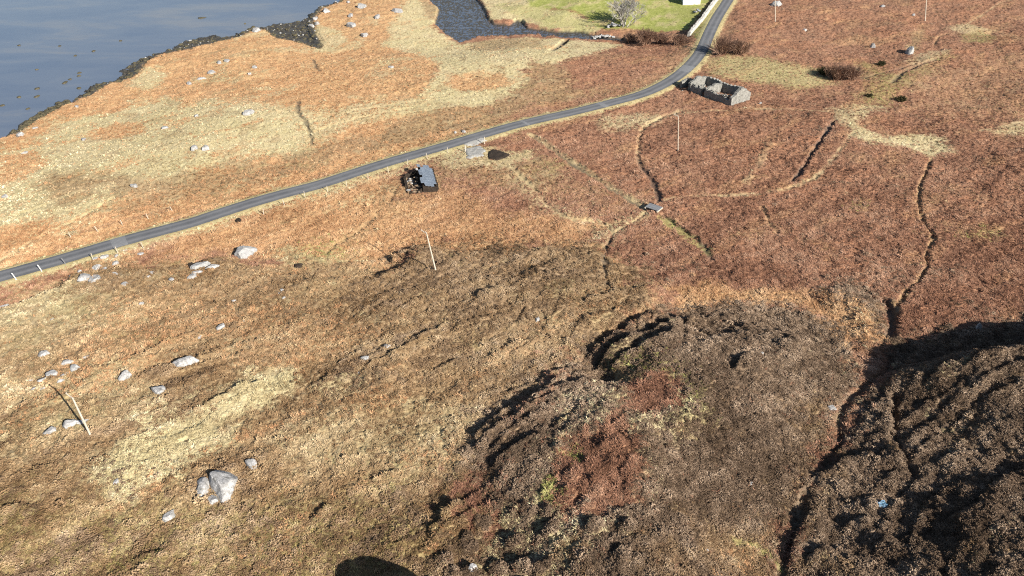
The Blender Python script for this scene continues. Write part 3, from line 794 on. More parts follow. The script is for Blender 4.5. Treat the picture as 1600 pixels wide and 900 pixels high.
def proto_mesh(name, kind, seed, mat):
    r = random.Random(seed); V = []; F = []
    def blade(base, d, length, width, droop, up):
        side = Vector((-d.y, d.x, 0)).normalized() * width * .5
        p0 = base; p1 = base + d * length * .55 + Vector((0, 0, up * .8)); p2 = base + d * length + Vector((0, 0, up - droop))
        i = len(V)
        V.extend([p0 - side, p0 + side, p1 + side * .9, p1 - side * .9, p2])
        F.append((i, i + 1, i + 2, i + 3)); F.append((i + 3, i + 2, i + 4))
    if kind == 'bracken':          # dead fronds, flattened and crossed
        for k in range(16):
            a = r.uniform(0, 6.283); d = Vector((math.cos(a), math.sin(a), 0))
            b = Vector((r.uniform(-.35, .35), r.uniform(-.35, .35), -.06))
            blade(b, d, r.uniform(.3, .7), r.uniform(.06, .13), r.uniform(.0, .25), r.uniform(.14, .40))
    elif kind == 'grass':
        for k in range(14):
            a = r.gauss(0, .9); d = Vector((math.cos(a), math.sin(a), 0))
            b = Vector((r.uniform(-.18, .18), r.uniform(-.18, .18), -.06))
            blade(b, d, r.uniform(.3, .7), r.uniform(.06, .12), r.uniform(.0, .3), r.uniform(.15, .4))
    else:                          # heather: a low dome of short sprays
        for k in range(26):
            a = r.uniform(0, 6.283); q = r.random() ** .5
            c = Vector((math.cos(a) * q * .42, math.sin(a) * q * .42, .36 * math.sqrt(max(0, 1 - q * q)) - .08))
            n = Vector((c.x * 1.3, c.y * 1.3, .35)).normalized()
            t = Vector((r.gauss(0, 1), r.gauss(0, 1), r.gauss(0, 1))); t = (t - t.dot(n) * n).normalized(); s2 = n.cross(t)
            w = r.uniform(.07, .15)
            i = len(V)
            V.extend([c - t * w, c + s2 * w * .8 + n * .03, c + t * w + n * .02, c + n * r.uniform(.08, .2)])
            F.extend([(i, i + 1, i + 3), (i + 1, i + 2, i + 3), (i + 2, i, i + 3)])
    me = bpy.data.meshes.new(name); me.from_pydata([tuple(v) for v in V], [], F); me.update()
    me.materials.append(MATS[mat])
    return bpy.data.objects.new(name, me)      # a pattern only, not linked to the scene

def scatter(name, label, cat, kind, mat, P, rot, scl, tint):
    me = bpy.data.meshes.new(name)
    me.vertices.add(len(P)); me.vertices.foreach_set('co', np.asarray(P, np.float32).ravel())
    a = me.attributes.new('turn', 'FLOAT_VECTOR', 'POINT'); a.data.foreach_set('vector', np.asarray(rot, np.float32).ravel())
    a = me.attributes.new('size', 'FLOAT_VECTOR', 'POINT'); a.data.foreach_set('vector', np.asarray(scl, np.float32).ravel())
    t4 = np.ones((len(P), 4), np.float32); t4[:, :3] = tint
    a = me.attributes.new('tint', 'FLOAT_COLOR', 'POINT'); a.data.foreach_set('color', t4.ravel())
    a = me.attributes.new('pick', 'INT', 'POINT'); a.data.foreach_set('value', rng.integers(0, 4, len(P)).astype(np.int32))
    me.update()
    o = bpy.data.objects.new(name, me); COL.objects.link(o)
    ng = bpy.data.node_groups.new(name, 'GeometryNodeTree')
    ng.interface.new_socket('Geometry', in_out='INPUT', socket_type='NodeSocketGeometry')
    ng.interface.new_socket('Geometry', in_out='OUTPUT', socket_type='NodeSocketGeometry')
    gi = ng.nodes.new('NodeGroupInput'); go = ng.nodes.new('NodeGroupOutput')
    m2p = ng.nodes.new('GeometryNodeMeshToPoints'); iop = ng.nodes.new('GeometryNodeInstanceOnPoints'); jn = ng.nodes.new('GeometryNodeJoinGeometry')
    ng.links.new(gi.outputs[0], m2p.inputs['Mesh'])
    ng.links.new(m2p.outputs[0], iop.inputs['Points'])
    for k in range(4):
        ob = proto_mesh(name + '_pattern', kind, 100 + k, mat)
        n = ng.nodes.new('GeometryNodeObjectInfo'); n.inputs['Object'].default_value = ob; n.inputs['As Instance'].default_value = True
        ng.links.new(n.outputs['Geometry'], jn.inputs[0])
    ng.links.new(jn.outputs[0], iop.inputs['Instance'])
    iop.inputs['Pick Instance'].default_value = True
    for nm, typ, sock in (('turn', 'FLOAT_VECTOR', 'Rotation'), ('size', 'FLOAT_VECTOR', 'Scale'), ('pick', 'INT', 'Instance Index')):
        n = ng.nodes.new('GeometryNodeInputNamedAttribute'); n.data_type = typ; n.inputs['Name'].default_value = nm
        ng.links.new(n.outputs['Attribute'], iop.inputs[sock])
    ng.links.new(iop.outputs[0], go.inputs[0])
    md = o.modifiers.new('scatter', 'NODES'); md.node_group = ng
    tag(o, label, cat, kind='stuff')
    return o

def build_vegetation():
    us = np.arange(-130, 1840, 2.35); vs = np.arange(-25, 1120, 2.0)
    U, V = np.meshgrid(us, vs)
    U = U.ravel() + rng.uniform(-1.6, 1.6, U.size); V = V.ravel() + rng.uniform(-1.4, 1.4, V.size)
    q = flat(np.stack([U, V], 1), 6.0)
    x = q[:, 0].astype(np.float32); y = q[:, 1].astype(np.float32)
    zb = h_base(x, y)
    s_, c_ = math.sin(PITCH), math.cos(PITCH)
    dep = y * c_ - (zb - CZ) * s_
    pu = 800 + FPX * x / dep; pv = 450 - FPX * (y * s_ + (zb - CZ) * c_) / dep
    keep = (pu > -110) & (pu < 1710) & (pv < 950)
    x = x[keep]; y = y[keep]; zb = zb[keep]
    W, cut, up, dd = covers(x, y)
    z = surf(x, y)
    ok = (rng.random(x.size) > .85 * dd[3]) & (dd[0] > 2.15) & (W[:, MD] < .45) & (z > .75) & (W[:, LG] < .6)
    r = rng.random(x.size)
    pb = W[:, BO] + W[:, BR]; ph = W[:, HE]; pgr = W[:, PG] + W[:, MG] + W[:, MS] + .3 * W[:, LG]
    tot = pb + ph + pgr + 1e-6
    kind = np.where(r < pb / tot, 0, np.where(r < (pb + ph) / tot, 1, 2))
    n1 = perlin(x / 1.3, y / 1.3, 130); n2 = perlin(x / 9, y / 9, 131); rr = rng.random(x.size)
    us_ = x * math.cos(TD) + y * math.sin(TD); vs_ = -x * math.sin(TD) + y * math.cos(TD)
    st = perlin(us_ / 9, vs_ / 2.2, 135) * .5 + perlin(us_ / 3.5, vs_ / .9, 136) * .35 + .5 * n2 + .4 * perlin(x / 26, y / 26, 137)
    tone = np.clip(.5 + .24 * n1 + .45 * (rr - .5) + .55 * st, 0, 1).astype(np.float32)
    PAL = {BO: ((.26, .135, .066), (.44, .25, .132), (.60, .41, .24)), BR: ((.115, .056, .037), (.265, .138, .09), (.45, .28, .19)),
           PG: ((.30, .24, .13), (.48, .405, .24), (.65, .57, .39)), MG: ((.115, .07, .037), (.262, .17, .093), (.45, .335, .20)),
           HE: ((.068, .046, .031), (.165, .116, .081), (.36, .27, .195)), LG: ((.17, .19, .045), (.24, .26, .065), (.36, .35, .13)),
           MS: ((.15, .14, .045), (.27, .26, .09), (.44, .40, .18)), MD: ((.03, .03, .02),) * 3}
    def pal(c):
        a, b, d = [np.array(k, np.float32) for k in PAL[c]]
        t = tone[:, None]
        return np.where(t < .5, a + (b - a) * (t * 2), b + (d - b) * (t * 2 - 1))
    def blend(cs):
        w = np.stack([W[:, c] for c in cs], 1) + 1e-4; w = w ** 2; w /= w.sum(1, keepdims=True)
        return sum(pal(c) * w[:, i:i + 1] for i, c in enumerate(cs))
    comb = 1.2 * perlin(x / 6, y / 6, 133)
    for k, nm, lab, cat, kd, mat, cs in ((0, 'bracken', 'rust brown dead bracken covering the low ground and slopes', 'bracken', 'bracken', 'bracken_fronds', (BO, BR)),
                                (1, 'heather', 'dark brown heather covering knolls and ridge', 'heather', 'heather', 'heather_twigs', (HE, MG)),
                                (2, 'grass', 'straw coloured and golden moor grass', 'grass', 'grass', 'grass_blades', (PG, MG, MS, LG))):
        m = ok & (kind == k)
        if k == 2: m &= rng.random(x.size) > .15 + .7 * sstep(.36, .55, worley(x, y, 1.15, 21)[0])
        n = int(m.sum())
        s = rng.uniform(.65, 1.25, n) * (.48, .50, .47)[k] * (1 + .55 * n1[m]) * np.where(rng.random(n) < .06, 1.5, 1.0)
        rot = np.zeros((n, 3)); rot[:, 0] = rng.normal(0, .15, n); rot[:, 1] = rng.normal(0, .15, n)
        rot[:, 2] = rng.uniform(0, 6.283, n) if k < 2 else math.radians(215) + comb[m] + rng.normal(0, .6, n)
        sc3 = np.stack([s, s, s * rng.uniform(.6, 1.15, n)], 1)
        scatter(nm, lab, cat, kd, mat, np.stack([x[m], y[m], z[m]], 1), rot, sc3, blend(cs)[m])
        print(nm, n)
build_vegetation()

# ------------------------------------------------------------------ stone and wood materials
def stone_material(name, dark, mid_c, light, lichen=(.5, .49, .42), scale=3.0, lich=.35):
    g = NT(name)
    p = g.pos()
    n = g.math('ADD', g.math('MULTIPLY', g.noise(p, scale, 4, .7), .6), g.math('MULTIPLY', g.noise(p, scale * 4, 3, .7), .4))
    c = g.ramp(n, [(.33, dark), (.5, mid_c), (.68, light)])
    sp = g.ramp(g.noise(p, scale * 1.7, 4, .75, .6), [(.52, (0, 0, 0)), (.60, (1, 1, 1))])
    g.color(g.mix(g.math('MULTIPLY', sp, lich), c, lichen))
    g.rough(.9, .2)
    g.bump(n, .7, .08)
stone_material('pale_gneiss', (.15, .148, .145), (.31, .305, .305), (.48, .475, .475), (.12, .118, .10), 2.2, .6)
stone_material('grey_gneiss', (.14, .14, .14), (.27, .27, .275), (.42, .42, .42), (.45, .44, .38))
stone_material('ruin_stone', (.07, .068, .064), (.175, .17, .16), (.31, .305, .285), (.33, .33, .28), 2.2, .4)
stone_material('weed_rock', (.02, .018, .012), (.06, .053, .035), (.15, .135, .09), (.13, .11, .045), 2.5, .5)
stone_material('slate', (.07, .09, .125), (.14, .175, .225), (.26, .30, .36), (.32, .35, .40), 5.0, .3)
stone_material('brown_stone', (.07, .045, .03), (.16, .11, .075), (.34, .27, .19), (.40, .35, .24), 4.0, .3)
stone_material('dark_peat', (.012, .009, .007), (.025, .018, .014), (.06, .045, .034), (.05, .04, .03), 4.0, .3)
stone_material('gravel', (.15, .15, .148), (.27, .27, .265), (.42, .42, .41), (.40, .35, .22), 5.0, .35)
stone_material('white_wall', (.62, .62, .61), (.74, .74, .73), (.82, .82, .81), (.7, .7, .68), 1.0, .2)
stone_material('wall_stone', (.20, .19, .18), (.36, .35, .33), (.52, .51, .49), (.5, .5, .44), 3.0, .3)
stone_material('weathered_wood', (.30, .26, .21), (.44, .39, .32), (.56, .51, .44), (.5, .46, .38), 6.0, .2)
stone_material('grey_wood', (.10, .105, .11), (.16, .165, .18), (.24, .25, .27), (.3, .3, .3), 6.0, .2)
stone_material('lichen_bark', (.20, .185, .165), (.33, .31, .285), (.47, .45, .42), (.5, .5, .44), 4.0, .4)
stone_material('willow_bark', (.13, .08, .056), (.24, .15, .108), (.38, .25, .18), (.3, .2, .14), 2.0, .3)
stone_material('gorse', (.03, .028, .014), (.07, .065, .03), (.13, .11, .055), (.1, .1, .05), 2.0, .3)
stone_material('roof_slate', (.05, .052, .058), (.09, .092, .10), (.14, .145, .155), (.12, .12, .12), 3.0, .3)
stone_material('plastic_blue', (.03, .07, .13), (.10, .20, .32), (.42, .50, .58), (.10, .26, .22), 2.6, .35)
def plain(name, c, r=.6, spec=.3):
    g = NT(name); p = g.obj()
    g.color(g.ramp(g.noise(p, 6, 3), [(.3, sc(c, .8)), (.7, sc(c, 1.12))])); g.rough(r, spec)
plain('white_paint', (.8, .8, .78)); plain('insulator', (.35, .3, .26), .4); plain('wire', (.25, .25, .25), .5); plain('glass_dark', (.03, .035, .04), .1, .5)
plain('red_paint', (.45, .06, .04))
g = NT('creek_water'); g.color(g.ramp(g.noise(g.pos(), .5, 4, .7), [(.35, (.035, .045, .07)), (.65, (.10, .115, .15))])); g.rough(.25, .5); g.b.inputs['IOR'].default_value = 1.33
g = NT('peat_water'); g.color((.012, .013, .015)); g.rough(.06, .5); g.b.inputs['IOR'].default_value = 1.33
g = NT('patch_asphalt'); g.color(g.ramp(g.noise(g.pos(), 3, 4, .7), [(.3, (.13, .135, .145)), (.7, (.20, .205, .215))])); g.rough(.9, .2)

# ------------------------------------------------------------------ boulders
def icosphere(sub):
    import bmesh
    bm = bmesh.new(); bmesh.ops.create_icosphere(bm, subdivisions=sub, radius=1.0)
    V = np.array([v.co[:] for v in bm.verts]); F = np.array([[v.index for v in f.verts] for f in bm.faces], np.int32)
    bm.free(); return V, F
ICO3 = icosphere(3); ICO4 = icosphere(4); ICO2 = icosphere(2)

def noise3(v, s, seed):
    return (perlin(v[:, 0] * s, v[:, 1] * s + v[:, 2] * s * .7, seed) + perlin(v[:, 1] * s + 5, v[:, 2] * s, seed + 1) + perlin(v[:, 2] * s, v[:, 0] * s - 3, seed + 2)) / 3

def rock_verts(seed, dims, ico=ICO3, angular=1.0):
    r = np.random.default_rng(seed)
    V, F = ico
    n = r.normal(size=(10, 3)); n[:, 2] = np.abs(n[:, 2]) * .6; n[0] = (r.normal(0, .22), r.normal(0, .22), 1); n /= np.linalg.norm(n, axis=1)[:, None]
    hgt = r.uniform(.5, .95, 10); hgt[0] = .55
    dots = V @ n.T
    rad = np.where(dots > .05, hgt[None, :] / np.maximum(dots, .05), 9).min(1)
    rad = np.minimum(rad, 1.12)
    rad = rad * angular + (1 - angular) * .85
    rad = rad * (1 + .10 * noise3(V, 2.2, seed % 90) + .07 * noise3(V, 6, seed % 70))
    P = V * rad[:, None]
    P[:, 2] = np.maximum(P[:, 2], -.55)
    return P * np.asarray(dims) * .5, F

def pxm(p):                            # metres per photo pixel at a ground point
    s_, c_ = math.sin(PITCH), math.cos(PITCH)
    return (p[1] * c_ - (p[2] - CZ) * s_) / FPX

def boulder(px, py, w, h, label, mat='pale_gneiss', name='boulder', seed=None, group=None, cat='boulder', tall=None, ico=ICO3, yaw=None, sink=.30):
    p = ground_at([(px, py + h * .25)])[0]
    m = pxm(p); W = w * m
    th = math.atan2(CZ - p[2], math.hypot(p[0], p[1]))
    H = (tall if tall else .5 * min(W, h * m * 1.4))
    D = max((h * m - H * .6 * math.cos(th)) / math.sin(th), .45 * W)
    D = min(D, 1.5 * W)
    seed = seed if seed is not None else int(px * 7 + py * 13)
    V, F = rock_verts(seed, (W * (1.18 if py > 250 else 1.0), D * (1.18 if py > 250 else 1.0), H * 1.8), ico)
    z = float(surf(p[0], p[1])[0])
    o = new_mesh(name, V, F, mat)
    o.data.shade_flat()
    o.location = (p[0], p[1], z + H * (.5 - sink))
    a = math.atan2(-p[0], p[1])
    o.rotation_euler = (0, 0, a + (yaw if yaw is not None else random.Random(seed).uniform(-.25, .25)))
    tag(o, label, cat, group)
    return o

STONES = [
 (352, 747, 39, 48, 'largest pale boulder of the cluster of three on the grass slope', ICO4),
 (317, 757, 23, 28, 'rounded pale boulder beside the largest one in the cluster of three'),
 (332, 776, 18, 20, 'smallest pale boulder at the foot of the cluster of three'),
 (395, 720, 18, 20, 'pale boulder with a shaded top, uphill from the cluster of three'),
 (265, 803, 31, 12, 'long low white slab of rock below the cluster of three'),
 (258, 812, 8, 5, 'little grey stone just under the long low white slab'),
 (183, 753, 10, 7, 'small stone alone on the pale grass patch'),
 (249, 607, 23, 17, 'egg shaped pale boulder below the wide flat one'),
 (293, 567, 33, 15, 'wide flat pale boulder alone on the brown slope'),
 (198, 589, 18, 14, 'white wedge shaped boulder between outcrop and egg shaped boulder'),
 (110, 663, 21, 13, 'blocky pale boulder at the foot of the leaning pole'),
 (127, 661, 18, 5, 'thin white slab running behind the leaning pole'),
 (79, 672, 18, 14, 'white pointed boulder next to the blocky one near the leaning pole'),
 (80, 584, 22, 13, 'broad grey boulder at the lower end of the outcrop'),
 (117, 574, 18, 12, 'grey boulder with dark rim in the middle of the outcrop'),
 (107, 566, 18, 9, 'flat pale boulder at the upper side of the outcrop'),
 (100, 587, 13, 5, 'low white stone between the two grey outcrop boulders'),
 (70, 596, 13, 5, 'low white stone below the broad grey outcrop boulder'),
 (97, 598, 10, 5, 'small white stone touching the shadow tip of the leaning pole'),
 (48, 594, 7, 4, 'little white stone at the far left tip of the outcrop'),
 (54, 608, 6, 5, 'little stone at the lower left of the outcrop'),
 (69, 609, 10, 4, 'thin pale stone lowest in the outcrop'),
 (69, 551, 13, 10, 'squarish pale stone above the outcrop'),
 (134, 557, 12, 5, 'slim white stone above and right of the outcrop'),
 (345, 512, 18, 9, 'white tilted rock high on the brown slope'),
 (382, 501, 6, 4, 'tiny white stone right of the tilted rock'),
 (313, 528, 8, 4, 'pale stone at the end of the eroded step below the tilted rock'),
 (365, 469, 10, 5, 'small white stone on the moor below the dark-spotted boulder'),
 (220, 474, 8, 5, 'small white stone alone in orange grass above the tilted rock'),
 (82, 498, 5, 3, 'tiny pale stone in brown grass above the squarish stone'),
 (6, 479, 18, 8, 'long white stone cut by the edge of the picture below the road'),
 (131, 431, 18, 14, 'larger of two round white boulders below the road'),
 (149, 434, 15, 13, 'smaller of two round white boulders below the road'),
 (152, 417, 13, 9, 'angular white rock just above the two round boulders'),
 (163, 420, 8, 7, 'small white rock touching the angular one above the round boulders'),
 (125, 423, 8, 6, 'small stone up against the larger round boulder'),
 (112, 432, 6, 4, 'pebble sized stone left of the two round boulders'),
 (180, 427, 7, 5, 'small white stone right of the two round boulders'),
 (195, 442, 9, 8, 'white stone with pink tinge lower than the round boulders'),
 (237, 425, 10, 5, 'thin white stone on the moor edge, upper of a pair'),
 (232, 432, 8, 5, 'pinkish stone on the moor edge, lower of a pair'),
 (180, 411, 10, 6, 'pale stone in dark grass between road and moor'),
 (150, 404, 10, 6, 'flat stone at the foot of the leaning fence stakes'),
 (163, 402, 11, 7, 'grey green stone at the roadside by the fence stakes'),
 (183, 401, 7, 5, 'small stone under the road patch'),
 (195, 391, 11, 3, 'thin white kerb like stone beside the road patch'),
 (221, 396, 12, 4, 'thin pale slab at the tip of the orange bracken'),
 (381, 391, 32, 22, 'large grey boulder with dark spots on the moor edge', ICO4),
 (316, 412, 28, 13, 'grey overhanging rock with brown shaded end on the moor edge', ICO4),
 (332, 416, 17, 8, 'slanting pale slab beside the overhanging rock'),
 (300, 431, 13, 8, 'white ledge stone under the overhanging rock'),
 (307, 425, 14, 4, 'thin pink ledge below the overhanging rock'),
 (268, 436, 10, 7, 'white stone left of the ledge under the overhanging rock'),
 (441, 452, 7, 4, 'upper of three small stones at the end of the grassy bank'),
 (436, 457, 6, 3, 'middle of three small stones at the end of the grassy bank'),
 (444, 466, 6, 4, 'lower grey one of three small stones at the end of the grassy bank'),
 (606, 543, 10, 8, 'white stone with black shadow in the middle of the heather slope'),
 (572, 562, 14, 6, 'low white stone left of the one on the heather slope'),
 (562, 582, 6, 4, 'tiny white stone under the turf step on the heather slope'),
 (840, 499, 8, 9, 'flat pale lichen covered stone between pole hill and knoll'),
 (1190, 550, 8, 5, 'white stone on the dark crown of the knoll'),
 (1172, 755, 11, 8, 'bright white stone alone on the near side of the knoll'),
 (1300, 638, 13, 8, 'pale stone on the lip of the gully'),
 (1105, 859, 6, 4, 'tiny white stone near the bottom of the knoll'),
 (738, 893, 16, 13, 'white stone in a dark hollow at the bottom edge'),
 (1526, 514, 8, 11, 'upright grey stone standing in the ridge shadow'),
 # seaward side
 (354, 94, 9, 7, 'uppermost of five white stones on the orange coastal bracken'),
 (343, 98, 7, 5, 'second from the top of five white stones on coastal bracken'),
 (331, 111, 14, 8, 'widest of five white stones on the coastal bracken'),
 (316, 122, 14, 5, 'flat one of five white stones on the coastal bracken'),
 (295, 131, 8, 7, 'lowest of five white stones on the coastal bracken'),
 (397, 105, 9, 5, 'white stone right of the five coastal stones, upper'),
 (389, 115, 7, 5, 'white stone right of the five coastal stones, lower'),
 (389, 175, 20, 11, 'broad pale rock in straw grass above the road'),
 (307, 181, 9, 6, 'bluish stone left of the broad pale rock'),
 (258, 199, 13, 6, 'low pale stone in the straw grass left of the bluish stone'),
 (131, 217, 7, 7, 'small white stone in the straw grass near the sea'),
 (120, 166, 8, 5, 'pale stone on bracken right above the shore'),
 (33, 210, 16, 9, 'white shore boulder at the far left of the beach'),
 (55, 200, 9, 4, 'white shore rock next to the far left shore boulder'),
 (304, 230, 14, 10, 'left one of two pale rocks side by side in straw grass'),
 (322, 231, 14, 9, 'right one of two pale rocks side by side in straw grass'),
 (210, 290, 10, 8, 'white stone beside the sheep track above the road'),
 (38, 239, 10, 4, 'thin pale stone in orange grass near the left edge'),
 (8, 307, 10, 6, 'pale stone in grass at the left edge above the road'),
 (565, 9, 20, 9, 'grey rock on the headland, at the top edge'),
 (621, 16, 16, 9, 'white rock on the headland nearest the inlet'),
 (590, 26, 11, 7, 'pale rock in the middle of the headland'),
 (550, 39, 16, 9, 'flat grey rock on the headland above the cove'),
 (570, 53, 13, 11, 'white rounded rock lowest on the headland'),
 (548, 23, 10, 8, 'lichen green rock on the headland near the shore'),
 (611, 105, 10, 5, 'lone pale stone in the dark bracken below the headland'),
 (509, 15, 15, 10, 'big white shore rock at the point'),
 (492, 30, 9, 7, 'top one of three white rocks at the cove'),
 (496, 36, 9, 7, 'middle one of three white rocks at the cove'),
 (488, 41, 11, 8, 'bottom one of three white rocks at the cove'),
 (401, 46, 13, 9, 'white boulder on the grassy tip left of the cove'),
 (725, 205, 9, 6, 'white stone on the verge above the road bend'),
 (711, 207, 6, 4, 'small stone left of the white verge stone'),
 (545, 2, 7, 6, 'white shore stone at the top edge of the headland'),
 # far right
 (1420, 79, 12, 17, 'upright grey boulder standing in red bracken'),
 (1362, 74, 9, 5, 'small white stone left of the upright boulder'),
 (1257, 46, 7, 4, 'white stone in bracken right of the willow'),
 (1380, 9, 8, 5, 'pale stone near the top edge left of the far pole'),
 (1427, 23, 7, 4, 'small stone near the foot of the far pole'),
 (1188, 161, 6, 6, 'stone fallen beside the gable of the ruin'),
 (1213, 5, 18, 12, 'big grey rock behind the pole at the top edge'),
]
for st in STONES:
    px, py, w, h, lab = st[:5]
    mt = 'grey_gneiss' if any(k in lab for k in ('grey', 'bluish', 'lichen')) else 'pale_gneiss'
    boulder(px, py, w, h, lab, mt, ico=st[5] if len(st) > 5 else ICO3, tall=(1.5 if 'upright' in lab else None))
boulder(372, 345, 8, 7, 'small dark peat clod in orange bracken below the road', 'dark_peat', 'peat_clod', cat='clod')
boulder(466, 414, 14, 8, 'dark brown peat block in green grass at the moor edge', 'dark_peat', 'peat_block', cat='clod')
boulder(300, 412, 12, 10, 'dark brown rock against the overhanging grey rock', 'dark_peat', 'dark_rock', cat='rock')
# unseen crag added below the frame to cast the bottom-edge shadow
def crag():
    x, y = -4.4, 28.7
    V, F = rock_verts(4242, (12.0, 4.6, 18.5), ICO4, .45)
    o = new_mesh('shadow_crag', V, F, 'grey_gneiss'); o.location = (x, y, float(surf(x, y)[0]) + .8)
    tag(o, 'unseen grey crag added below the frame to cast the shadow at the bottom edge', 'crag')
crag()
# weed-covered rocks out on the flats
FLATS = [(30, 71, 5, 3, 'dark weedy rock furthest left out in the bay'), (93, 72, 4, 3, 'dark weedy rock second from left out in the bay'), (146, 80, 5, 3, 'dark weedy rock in the open bay, middle of the row of three'),
 (118, 87, 5, 3, 'small dark rock in the bay just under the row of three'), (188, 64, 5, 3, 'dark weedy rock furthest right in the open bay'), (57, 109, 7, 3, 'brown rock on a faint sand bar in the bay'),
 (102, 129, 8, 5, 'larger dark rock in the shallows off the shore'), (124, 114, 6, 3, 'upper one of a stacked pair of rocks in the shallows'), (123, 119, 7, 3, 'lower one of a stacked pair of rocks in the shallows'),
 (58, 139, 8, 4, 'dark rock in the shallows, upper one above the shingle'), (30, 152, 8, 4, 'dark rock in the shallows nearest the far left boulder'), (58, 151, 8, 4, 'dark rock in the shallows, lower one above the shingle'),
 (123, 138, 9, 4, 'flat dark weed patch right off the bracken bank'), (4, 165, 8, 4, 'dark rock at the left edge of the bay'), (44, 170, 6, 3, 'small dark rock close to the shingle'),
 (315, 28, 17, 4, 'long dark skerry far out in the bay'), (383, 37, 5, 2, 'tiny dark rock off the grassy tip'), (110, 124, 6, 3, 'thin dark rock beside the larger rock in the shallows')]
for px, py, w, h, lab in FLATS:
    q = flat([(px, py)], 0.0)[0]; m = pxm((q[0], q[1], 0))
    V, F = rock_verts(int(px * 3 + py), (w * m, h * m * 2.6, .55), ICO3)
    o = new_mesh('weed_covered_rock', V, F, 'weed_rock'); o.location = (q[0], q[1], .05); tag(o, lab, 'rock', 'weed covered rocks on the tidal flat')

def joined_rocks(name, pts, sizes, mat, label, flatn=.6, kind='stuff', parent=None, cat=None):
    V0, F0 = ICO2
    Vs = []; Fs = []; off = 0
    base = [rock_verts(900 + k, (1, 1, 1), ICO2)[0] for k in range(8)]
    for k, (p, s) in enumerate(zip(pts, sizes)):
        a = random.uniform(0, 6.28); c, sn = math.cos(a), math.sin(a)
        b = base[k % 8] * np.array([s * random.uniform(.8, 1.4), s * random.uniform(.7, 1.1), s * flatn])
        b = np.stack([b[:, 0] * c - b[:, 1] * sn, b[:, 0] * sn + b[:, 1] * c, b[:, 2]], 1) + np.asarray(p)
        Vs.append(b); Fs.append(F0 + off); off += len(b)
    o = new_mesh(name, np.vstack(Vs), np.vstack(Fs), mat, parent)
    if kind: o['kind'] = kind
    if label: o['label'] = label
    if cat: o['category'] = cat
    return o
def fill(polys, n, z=None, lo=.2, hi=.9, power=2.5):
    P = []; S = []
    areas = [p.astype(np.float32) for p in polys]
    while len(P) < n:
        poly = random.choice(areas)
        a, b = poly.min(0), poly.max(0)
        x = np.random.default_rng(len(P) + 77).uniform(a[0], b[0], 60).astype(np.float32); y = np.random.default_rng(len(P) + 78).uniform(a[1], b[1], 60).astype(np.float32)
        ins = inside(x, y, poly)
        for q in np.nonzero(ins)[0]:
            P.append((x[q], y[q])); S.append(lo + (hi - lo) * random.random() ** power)
    P = np.array(P[:n]); S = np.array(S[:n])
    return np.column_stack([P, surf(P[:, 0], P[:, 1])]), S
P, S = fill(FORESHORE, 1500, lo=.35, hi=1.5)
joined_rocks('foreshore_rubble', P, S, 'weed_rock', 'dark seaweed covered rubble along the shoreline', .55, cat='rubble')
P, S = fill(FORESHORE, 60, lo=.3, hi=.9)
joined_rocks('foreshore_stones', P + np.array([0, 0, .2]), S, 'grey_gneiss', 'pale stones lying among the seaweed along the shoreline', .6, cat='stones')
P, S = fill([INLET], 900, lo=.15, hi=.55)
joined_rocks('inlet_stones', P, S, 'weed_rock', 'small dark stones on the bed of the tidal inlet', .5, cat='stones')
iz = .462
o = new_mesh('inlet_water', [(INLET[:, 0].min() - 2, INLET[:, 1].min() - 1, iz), (INLET[:, 0].max() + 2, INLET[:, 1].min() - 1, iz), (INLET[:, 0].max() + 2, INLET[:, 1].max() + 1, iz), (INLET[:, 0].min() - 2, INLET[:, 1].max() + 1, iz)], [(0, 1, 2, 3)], 'creek_water')
tag(o, 'thin film of blue water left in the tidal inlet', kind='structure')

# ------------------------------------------------------------------ road repairs and gravel
def patch(px0, px1, name='road_patch'):
    i0 = np.argmin(np.linalg.norm(RC - ground_at([px0])[0, :2], axis=1)); i1 = np.argmin(np.linalg.norm(RC - ground_at([px1])[0, :2], axis=1))
    i0, i1 = min(i0, i1), max(i0, i1) + 1
    o = strip(name, RC[i0:i1 + 1], RZ[i0:i1 + 1] + .012, 1.48, 'patch_asphalt', road, lift=.006, ncol=9)
    return o
patch((174, 381), (191, 376.5)); patch((1067, 111.5), (1075, 104)); patch((815, 193), (819, 192)); patch((936, 164.5), (939, 164))

def drape(name, outline, mat, lift, label, res=.25, ragged=1.1, zfix=None):
    poly = ground_at(outline)[:, :2]
    a, b = poly.min(0) - .5, poly.max(0) + .5
    nx = int((b[0] - a[0]) / res) + 2; ny = int((b[1] - a[1]) / res) + 2
    X, Y = np.meshgrid(np.linspace(a[0], b[0], nx), np.linspace(a[1], b[1], ny)); x = X.ravel().astype(np.float32); y = Y.ravel().astype(np.float32)
    d = sdist(x, y, poly) + ragged * fbm(x, y, 1.5, 3, 140)
    z = surf(x, y) if zfix is None else np.full(x.size, zfix)
    zz = z + lift - .35 * sstep(.15, -.3, d)
    F = grid_faces(ny, nx)
    keep = (d[F] > -.45).any(1)
    o = new_mesh(name, np.stack([x, y, zz], 1), F[keep].copy(), mat)
    tag(o, label, kind='structure'); return o
drape('gravel_bay', [(728, 222), (757, 214), (759, 221), (745, 228), (727, 231)], 'gravel', .16, 'grey gravel patch beside the road')
drape('gravel_pad', [(727, 235), (744, 230), (760, 232), (754, 243), (733, 249)], 'gravel', .16, 'pale grey gravel pad below the roadside patch')
drape('bog_pool', [(763, 240), (770, 234), (784, 237), (795, 242), (788, 247), (776, 251), (764, 249)], 'dark_peat', .22, 'black peaty pool beside the gravel pad', ragged=.35)

